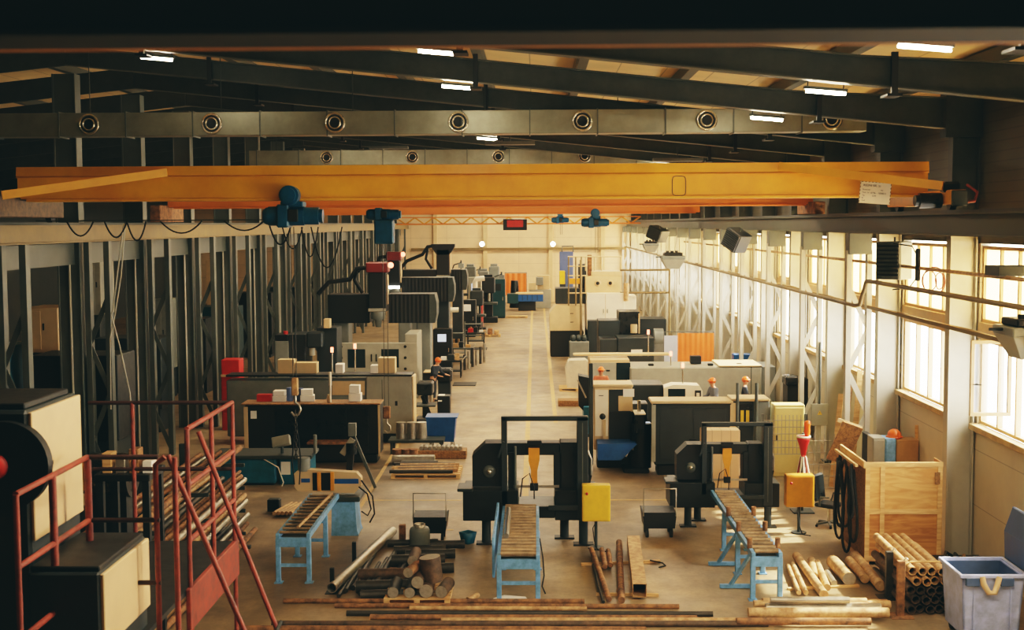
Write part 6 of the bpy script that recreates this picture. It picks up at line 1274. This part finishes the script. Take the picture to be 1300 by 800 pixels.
p = fl(702, 446); solo(MB().cyl((p.x, p.y, 0), (p.x, p.y, 1.0), .12, 10), 'bollard', mach_cream, 'short cream bollard at the corner of the white machine', 'bollard')
# blue tower
Y = 80; M = Mach('blue_tower', 'slate blue machine tower with a ladder guard, right of the far aisle', 'machine tower', X_(719, Y), Y)
M.box('tower', X_(711, Y), X_(728, Y), Y, Y + 1.2, 0, Z_(320, Y), blue_steel); M.mb('guard', MB().tube([(X_(714, Y), Y, Z_(320, Y)), (X_(714, Y), Y, Z_(313, Y)), (X_(728, Y), Y, Z_(313, Y)), (X_(728, Y), Y, Z_(320, Y))], .04, 6), steel_grey); front(M, 'head', X_(711, Y), X_(718, Y), Y, Z_(372, Y), Z_(345, Y), mach_dark, .5)
# right orange curtain
Y = 52.5; xa, xb = X_(860, Y), X_(906, Y); zt = Z_(423, Y, 880); M = Mach('welding_curtain', 'bright orange welding curtain with a pale sheet, right middle', 'curtain', (xa + xb) / 2, Y, 'orange welding curtains')
n = 26; o = MB(); ya = [Y + .012 * math.sin(i * 1.7) for i in range(n + 1)]; vs = [(xa + (xb - xa) * i / n, ya[i], .3) for i in range(n + 1)] + [(xa + (xb - xa) * i / n, ya[i], zt) for i in range(n + 1)]
o.add(vs, [(i, i + 1, n + 2 + i, n + 1 + i) for i in range(n)]); M.mb('sheet', o, orange_curtain); x2 = X_(843, Y)
M.box('pale_sheet', x2, xa, Y, Y + .02, .3, zt - .1, mat('sheet_pale', (196, 206, 226), .5, 0, .05, 3), 0); M.mb('frame', MB().tube([(x2, Y + .1, 0), (x2, Y + .1, zt + .05), (xb, Y + .1, zt + .05), (xb, Y + .1, 0)], .03, 6), steel_grey)
# wrapped goods on pallet
p = fl(733, 497); pallet('pallet with a white wrapped load beside the right aisle', (p.x, p.y, 0), 1.5, 1.2)
o = MB(); o.prism([(-.42, .13), (.6, .13), (.62, 1.1), (.35, 1.3), (-.35, 1.28), (-.5, .9), (-.45, .5)], 'y', .1, 1.1); o.v = [v + Vector((p.x, p.y, 0)) for v in o.v]; solo(o, 'wrapped_load', wrap_white, 'white plastic wrapped load on the aisle pallet', 'wrapped goods', bev=.08)
p = fl(722, 516); solo(MB().box(p.x - .4, p.x + .7, p.y, p.y + .7, .0, .22), 'wood_crate', timber_dark, 'low wooden crate at the right aisle edge', 'crate', bev=.01)
# blue box in right row, dark bench by the wall
p = at(943, 455, 49); solo(MB().box(p.x - .35, p.x + .35, 49, 49.5, 0, Z_(451, 49)), 'blue_cabinet', blue_deep, 'blue cabinet between the right lattice columns', 'cabinet', bev=.02)
Y = 40.5; M = Mach('wall_machine', 'dark small machine standing by the right wall', 'machine', X_(1012, Y), Y); M.box('body', X_(1000, Y), X_(1026, Y), Y, Y + .8, 0, Z_(482, Y), black); M.box('head', X_(996, Y), X_(1012, Y), Y - .2, Y + .5, Z_(490, Y), Z_(478, Y), black_gloss, .05); M.mb('pipe_arm', MB().tube([(X_(998, Y), Y, Z_(478, Y)), (X_(1008, Y), Y, Z_(484, Y)), (X_(1020, Y), Y, Z_(482, Y))], .07, 8), steel_grey)
Y = 36; M = Mach('leaning_planks', 'x', 'planks', 0, 0); COL.objects.unlink(M.r); bpy.data.objects.remove(M.r)
for i, (px, py, px2, py2) in enumerate(((1066, 620, 1080, 480), (1080, 610, 1092, 470), (1056, 600, 1068, 500))):
    a, c = at(px, py, 33), at(px2, py2, 33.4); solo(MB().bar((a.x, 33, 0.02), (c.x, 33.4, c.z), .14, .04), 'plank', timber if i else timber_dark, 'plank leaning by the right columns, %s from the left' % ['second', 'third', 'first'][i], 'plank', 'planks leaning by the right columns')
# ------------------------------------------------------------------ people
def person(lab, loc, rz, shirt, trousers, helmet=True, lean=.0, arms=((.3, .32, .1), (.3, .32, .1)), hair=hair_dark, grp=None):
    r = thing('person', lab, 'person', loc, rz, grp)
    def skinned(nm, verts, edges, radii, m, sub=2):
        me = bpy.data.meshes.new(nm); me.from_pydata(verts, edges, []); o = bpy.data.objects.new(nm, me); COL.objects.link(o); o.parent = r
        me.materials.append(m); sk = o.modifiers.new('skin', 'SKIN'); lay = me.skin_vertices[0].data if me.skin_vertices else None
        if lay is None:
            bm = bmesh.new(); bm.from_mesh(me); bm.verts.layers.skin.verify(); bm.to_mesh(me); bm.free(); lay = me.skin_vertices[0].data
        for i, q in enumerate(radii): lay[i].radius = (q if isinstance(q, tuple) else (q, q))
        lay[0].use_root = True; s = o.modifiers.new('subsurf', 'SUBSURF'); s.levels = sub; s.render_levels = sub
        for p in me.polygons: p.use_smooth = True
        sk.use_smooth_shade = True; return o
    L_ = lean
    def b(x, y, z): t = max(0, z - .95); return (x, y - L_ * t, z - .12 * L_ * t)
    sh = b(0, 0, 1.42); V = [b(0, 0, .95), b(0, 0, 1.15), b(0, 0, 1.36), b(0, -.01, 1.5), b(0, -.02, 1.6), b(0, -.02, 1.72)]
    E = [(0, 1), (1, 2), (2, 3), (3, 4), (4, 5)]; Rr = [(.15, .11), (.145, .105), (.17, .11), (.055, .055), (.085, .1), (.06, .08)]
    hands = []
    for s, (fw, dn, outw) in ((-1, arms[0]), (1, arms[1])):
        S = Vector(b(.19 * s, 0, 1.42)); El = S + Vector((.06 * s + outw * .3 * s, -.08, -.27)); Wr = El + Vector((outw * -.3 * s, -fw * .8, -dn * .25 + .03)); Hn = Wr + Vector((-.02 * s, -.08, -.01))
        k = len(V); V += [tuple(S), tuple(El), tuple(Wr), tuple(Hn)]; E += [(2, k), (k, k + 1), (k + 1, k + 2), (k + 2, k + 3)]; Rr += [(.07, .07), (.045, .045), (.03, .03), (.04, .025)]; hands.append((Hn, s))
        for f in range(4):
            k2 = len(V); a = Hn + Vector(((f - 1.5) * .02, -.05, 0)); V += [tuple(a), tuple(a + Vector((0, -.045 + .006 * abs(f - 1.5), -.02)))]; E += [(k + 3, k2), (k2, k2 + 1)]; Rr += [(.01, .01), (.008, .008)]
        k2 = len(V); a = Wr + Vector((-.045 * s, -.04, .0)); V += [tuple(a), tuple(a + Vector((-.015 * s, -.045, -.01)))]; E += [(k + 2, k2), (k2, k2 + 1)]; Rr += [(.013, .013), (.01, .01)]
        h = Vector((.09 * s, 0, .9)); kn = Vector((.1 * s, -.03, .5)); an = Vector((.1 * s, .02, .09)); to = Vector((.11 * s, -.15, .04)); k = len(V)
        V += [tuple(h), tuple(kn), tuple(an), tuple(to)]; E += [(0, k), (k, k + 1), (k + 1, k + 2), (k + 2, k + 3)]; Rr += [(.09, .09), (.06, .06), (.042, .042), (.04, .03)]
    body = skinned('body', V, E, Rr, skin, 2)
    # clothing
    Vs = [b(0, 0, .9), b(0, 0, 1.15), b(0, 0, 1.36), b(0, 0, 1.46)]; Es = [(0, 1), (1, 2), (2, 3)]; Rs = [(.175, .135), (.165, .125), (.185, .13), (.09, .08)]
    for s, (fw, dn, outw) in ((-1, arms[0]), (1, arms[1])):
        S = Vector(b(.19 * s, 0, 1.42)); El = S + Vector((.06 * s + outw * .3 * s, -.08, -.27)); Wr = El + Vector((outw * -.3 * s, -fw * .8, -dn * .25 + .03)); Wr = El.lerp(Wr, .85); k = len(Vs); Vs += [tuple(S), tuple(El), tuple(Wr)]; Es += [(2, k), (k, k + 1), (k + 1, k + 2)]; Rs += [(.085, .085), (.06, .06), (.048, .048)]
    skinned('work_jacket', Vs, Es, Rs, shirt)
    Vt = [(0, 0, .95)]; Et = []; Rt = [(.17, .13)]
    for s in (-1, 1):
        k = len(Vt); Vt += [(.09 * s, 0, .85), (.1 * s, -.03, .5), (.1 * s, .02, .12)]; Et += [(0, k), (k, k + 1), (k + 1, k + 2)]; Rt += [(.105, .105), (.08, .08), (.07, .07)]
    skinned('trousers', Vt, Et, Rt, trousers)
    for s in (-1, 1): MB().ball((.1 * s, -.04, .05), .06, 12, 6, .8, 2.1, .85).build('boot', black, r)
    hc = Vector(b(0, -.03, 1.66)); hx_ = MB().ball(tuple(hc + Vector((0, .02, .04))), .115, 16, 10, .92, 1.08, 1.0).build('helmet' if helmet else 'hair', helmet if helmet else hair, r)
    if helmet: MB().lathe([(.1, .02), (.14, .0), (.14, .012), (.1, .035)], tuple(hc + Vector((0, -.01, .03))), n=18).build('brim', helmet, hx_)
    MB().ball(tuple(hc + Vector((0, -.105, -.03))), .018, 8, 6, .8, 1, 1.4).build('nose', skin, r)
    for s in (-1, 1): MB().ball(tuple(hc + Vector((.035 * s, -.092, .0))), .012, 8, 6).build('eye', black, r); MB().ball(tuple(hc + Vector((.09 * s, .0, -.02))), .025, 8, 6, .5, .8, 1.3).build('ear', skin, r)
    MB().box(hc.x - .022, hc.x + .022, hc.y - .1, hc.y - .09, hc.z - .078, hc.z - .07).build('mouth', cloth_rust, r)
    return r
p = at(549, 450, 49.3); person('worker in an orange helmet and dark jacket bending at the left lathe', (p.x, 49.3, .0), math.radians(60), cloth_navy, cloth_navy, orange_helmet, .35)
p = at(763, 478, 43.2); solo(MB().box(p.x - .5, p.x + .5, 42.9, 43.6, 0, .28), 'step_platform', timber_dark, 'low wooden step under the worker behind the turning centre', 'step', bev=.01); person('worker in an orange cap and rust red top by the right turning centre', (p.x, 43.25, .28), 0, cloth_rust, cloth_navy, orange_helmet, .1)
p = at(906, 487, 42.6); person('left of two orange-helmet workers behind the slate lathe, pale overalls', (p.x, 42.3, 0), math.radians(-70), cloth_grey, cloth_navy, orange_helmet, .12)
p = at(944, 485, 42.6); person('right of two orange-helmet workers behind the slate lathe, dark vest', (p.x, 42.5, 0), math.radians(80), cloth_navy, cloth_grey, orange_helmet, .05)

# thin posts and clutter over the far left machines
for k, (px, pyb, top, r_, lab) in enumerate(((586, 412, 330, .06, 'thin dark mast over the far left machines, left one'), (610, 396, 338, .05, 'thin dark mast over the far left machines, middle one'), (637, 402, 345, .07, 'thin dark mast over the far left machines, right one'))):
    p = fl(px, pyb); M = Mach('machine_mast', lab, 'mast', p.x, p.y, 'thin masts over the far left machines'); M.mb('mast', MB().cyl((p.x, p.y, 0), (p.x, p.y, Z_(top, p.y)), r_, 8), mach_dark); M.box('top_box', p.x - .2, p.x + .2, p.y - .1, p.y + .2, Z_(top + 10, p.y), Z_(top + 4, p.y), mach_grey2); M.mb('arm', MB().tube([(p.x, p.y, Z_(top + 3, p.y)), (p.x - .5, p.y, Z_(top + 6, p.y)), (p.x - .8, p.y, Z_(top + 22, p.y))], .05, 6), black)

# trolleys and boxes along the left aisle edge
def trolley(lab, px, py, m, parts):
    p = fl(px, py); r = thing('tool_trolley', lab, 'trolley', (p.x, p.y, 0), group='tool trolleys along the left aisle')
    MB().box(-.5, .5, 0, .6, .72, .8).build('top_shelf', m, r, .01); MB().box(-.5, .5, 0, .6, .28, .34).build('lower_shelf', m, r, .01)
    for x in (-.46, .46):
        for y in (.04, .56): MB().box(x - .03, x + .03, y - .03, y + .03, .1, .72).build('post', m, r); MB().cyl((x - .02, y, .06), (x + .02, y, .06), .06, 10).build('caster', rubber, r)
    for i, (w_, h_, q) in enumerate(parts): MB().box(-.45 + i * .32, -.45 + i * .32 + w_, .15, .45, .8, .8 + h_).build('tool_case', q, r, .01)
    MB().tube([(.5, .1, .75), (.66, .1, .95), (.66, .5, .95), (.5, .5, .75)], .02, 6).build('handle', bar_steel, r)
trolley('black tool trolley with pale cases beside the left gantry mill', 572, 480, black, ((.25, .15, paper), (.28, .25, mach_dark), (.2, .3, rust_pale)))
trolley('grey tool trolley with brown boxes farther up the left aisle', 586, 462, steel_grey, ((.28, .2, cardboard), (.2, .3, black), (.25, .15, cardboard)))
trolley('dark trolley with a red case by the upper left racks', 604, 440, mach_dark, ((.3, .22, red_bright), (.22, .3, black), (.22, .12, paper)))
for px, py, lab in ((590, 470, 'row of upright steel shafts beside the grey trolley'),):
    for i in range(6):
        p = fl(px + i * 5, py - i * 2); rod('upright steel shaft standing by the left aisle racks, %s from the left' % ORD[i], (p.x, p.y, 0), (p.x, p.y, .75 + .1 * (i % 3)), .07, bar_steel if i % 2 else bar_dark, 'upright shafts by the left aisle', 'steel_shaft', 'steel shaft', n=10)
p = fl(622, 428); pallet('small pallet with castings beside the far left machines', (p.x, p.y, 0), 1.3, 1.0)
for i in range(3): solo(MB().box(p.x - .55 + i * .4, p.x - .25 + i * .4, p.y + .2, p.y + .7, .125, .4 + .12 * (i % 2)), 'casting', rust if i % 2 else rust_pale, 'brown casting on the small far pallet, %s from the left' % ORD[i], 'casting', 'castings on the small far pallet', .04)
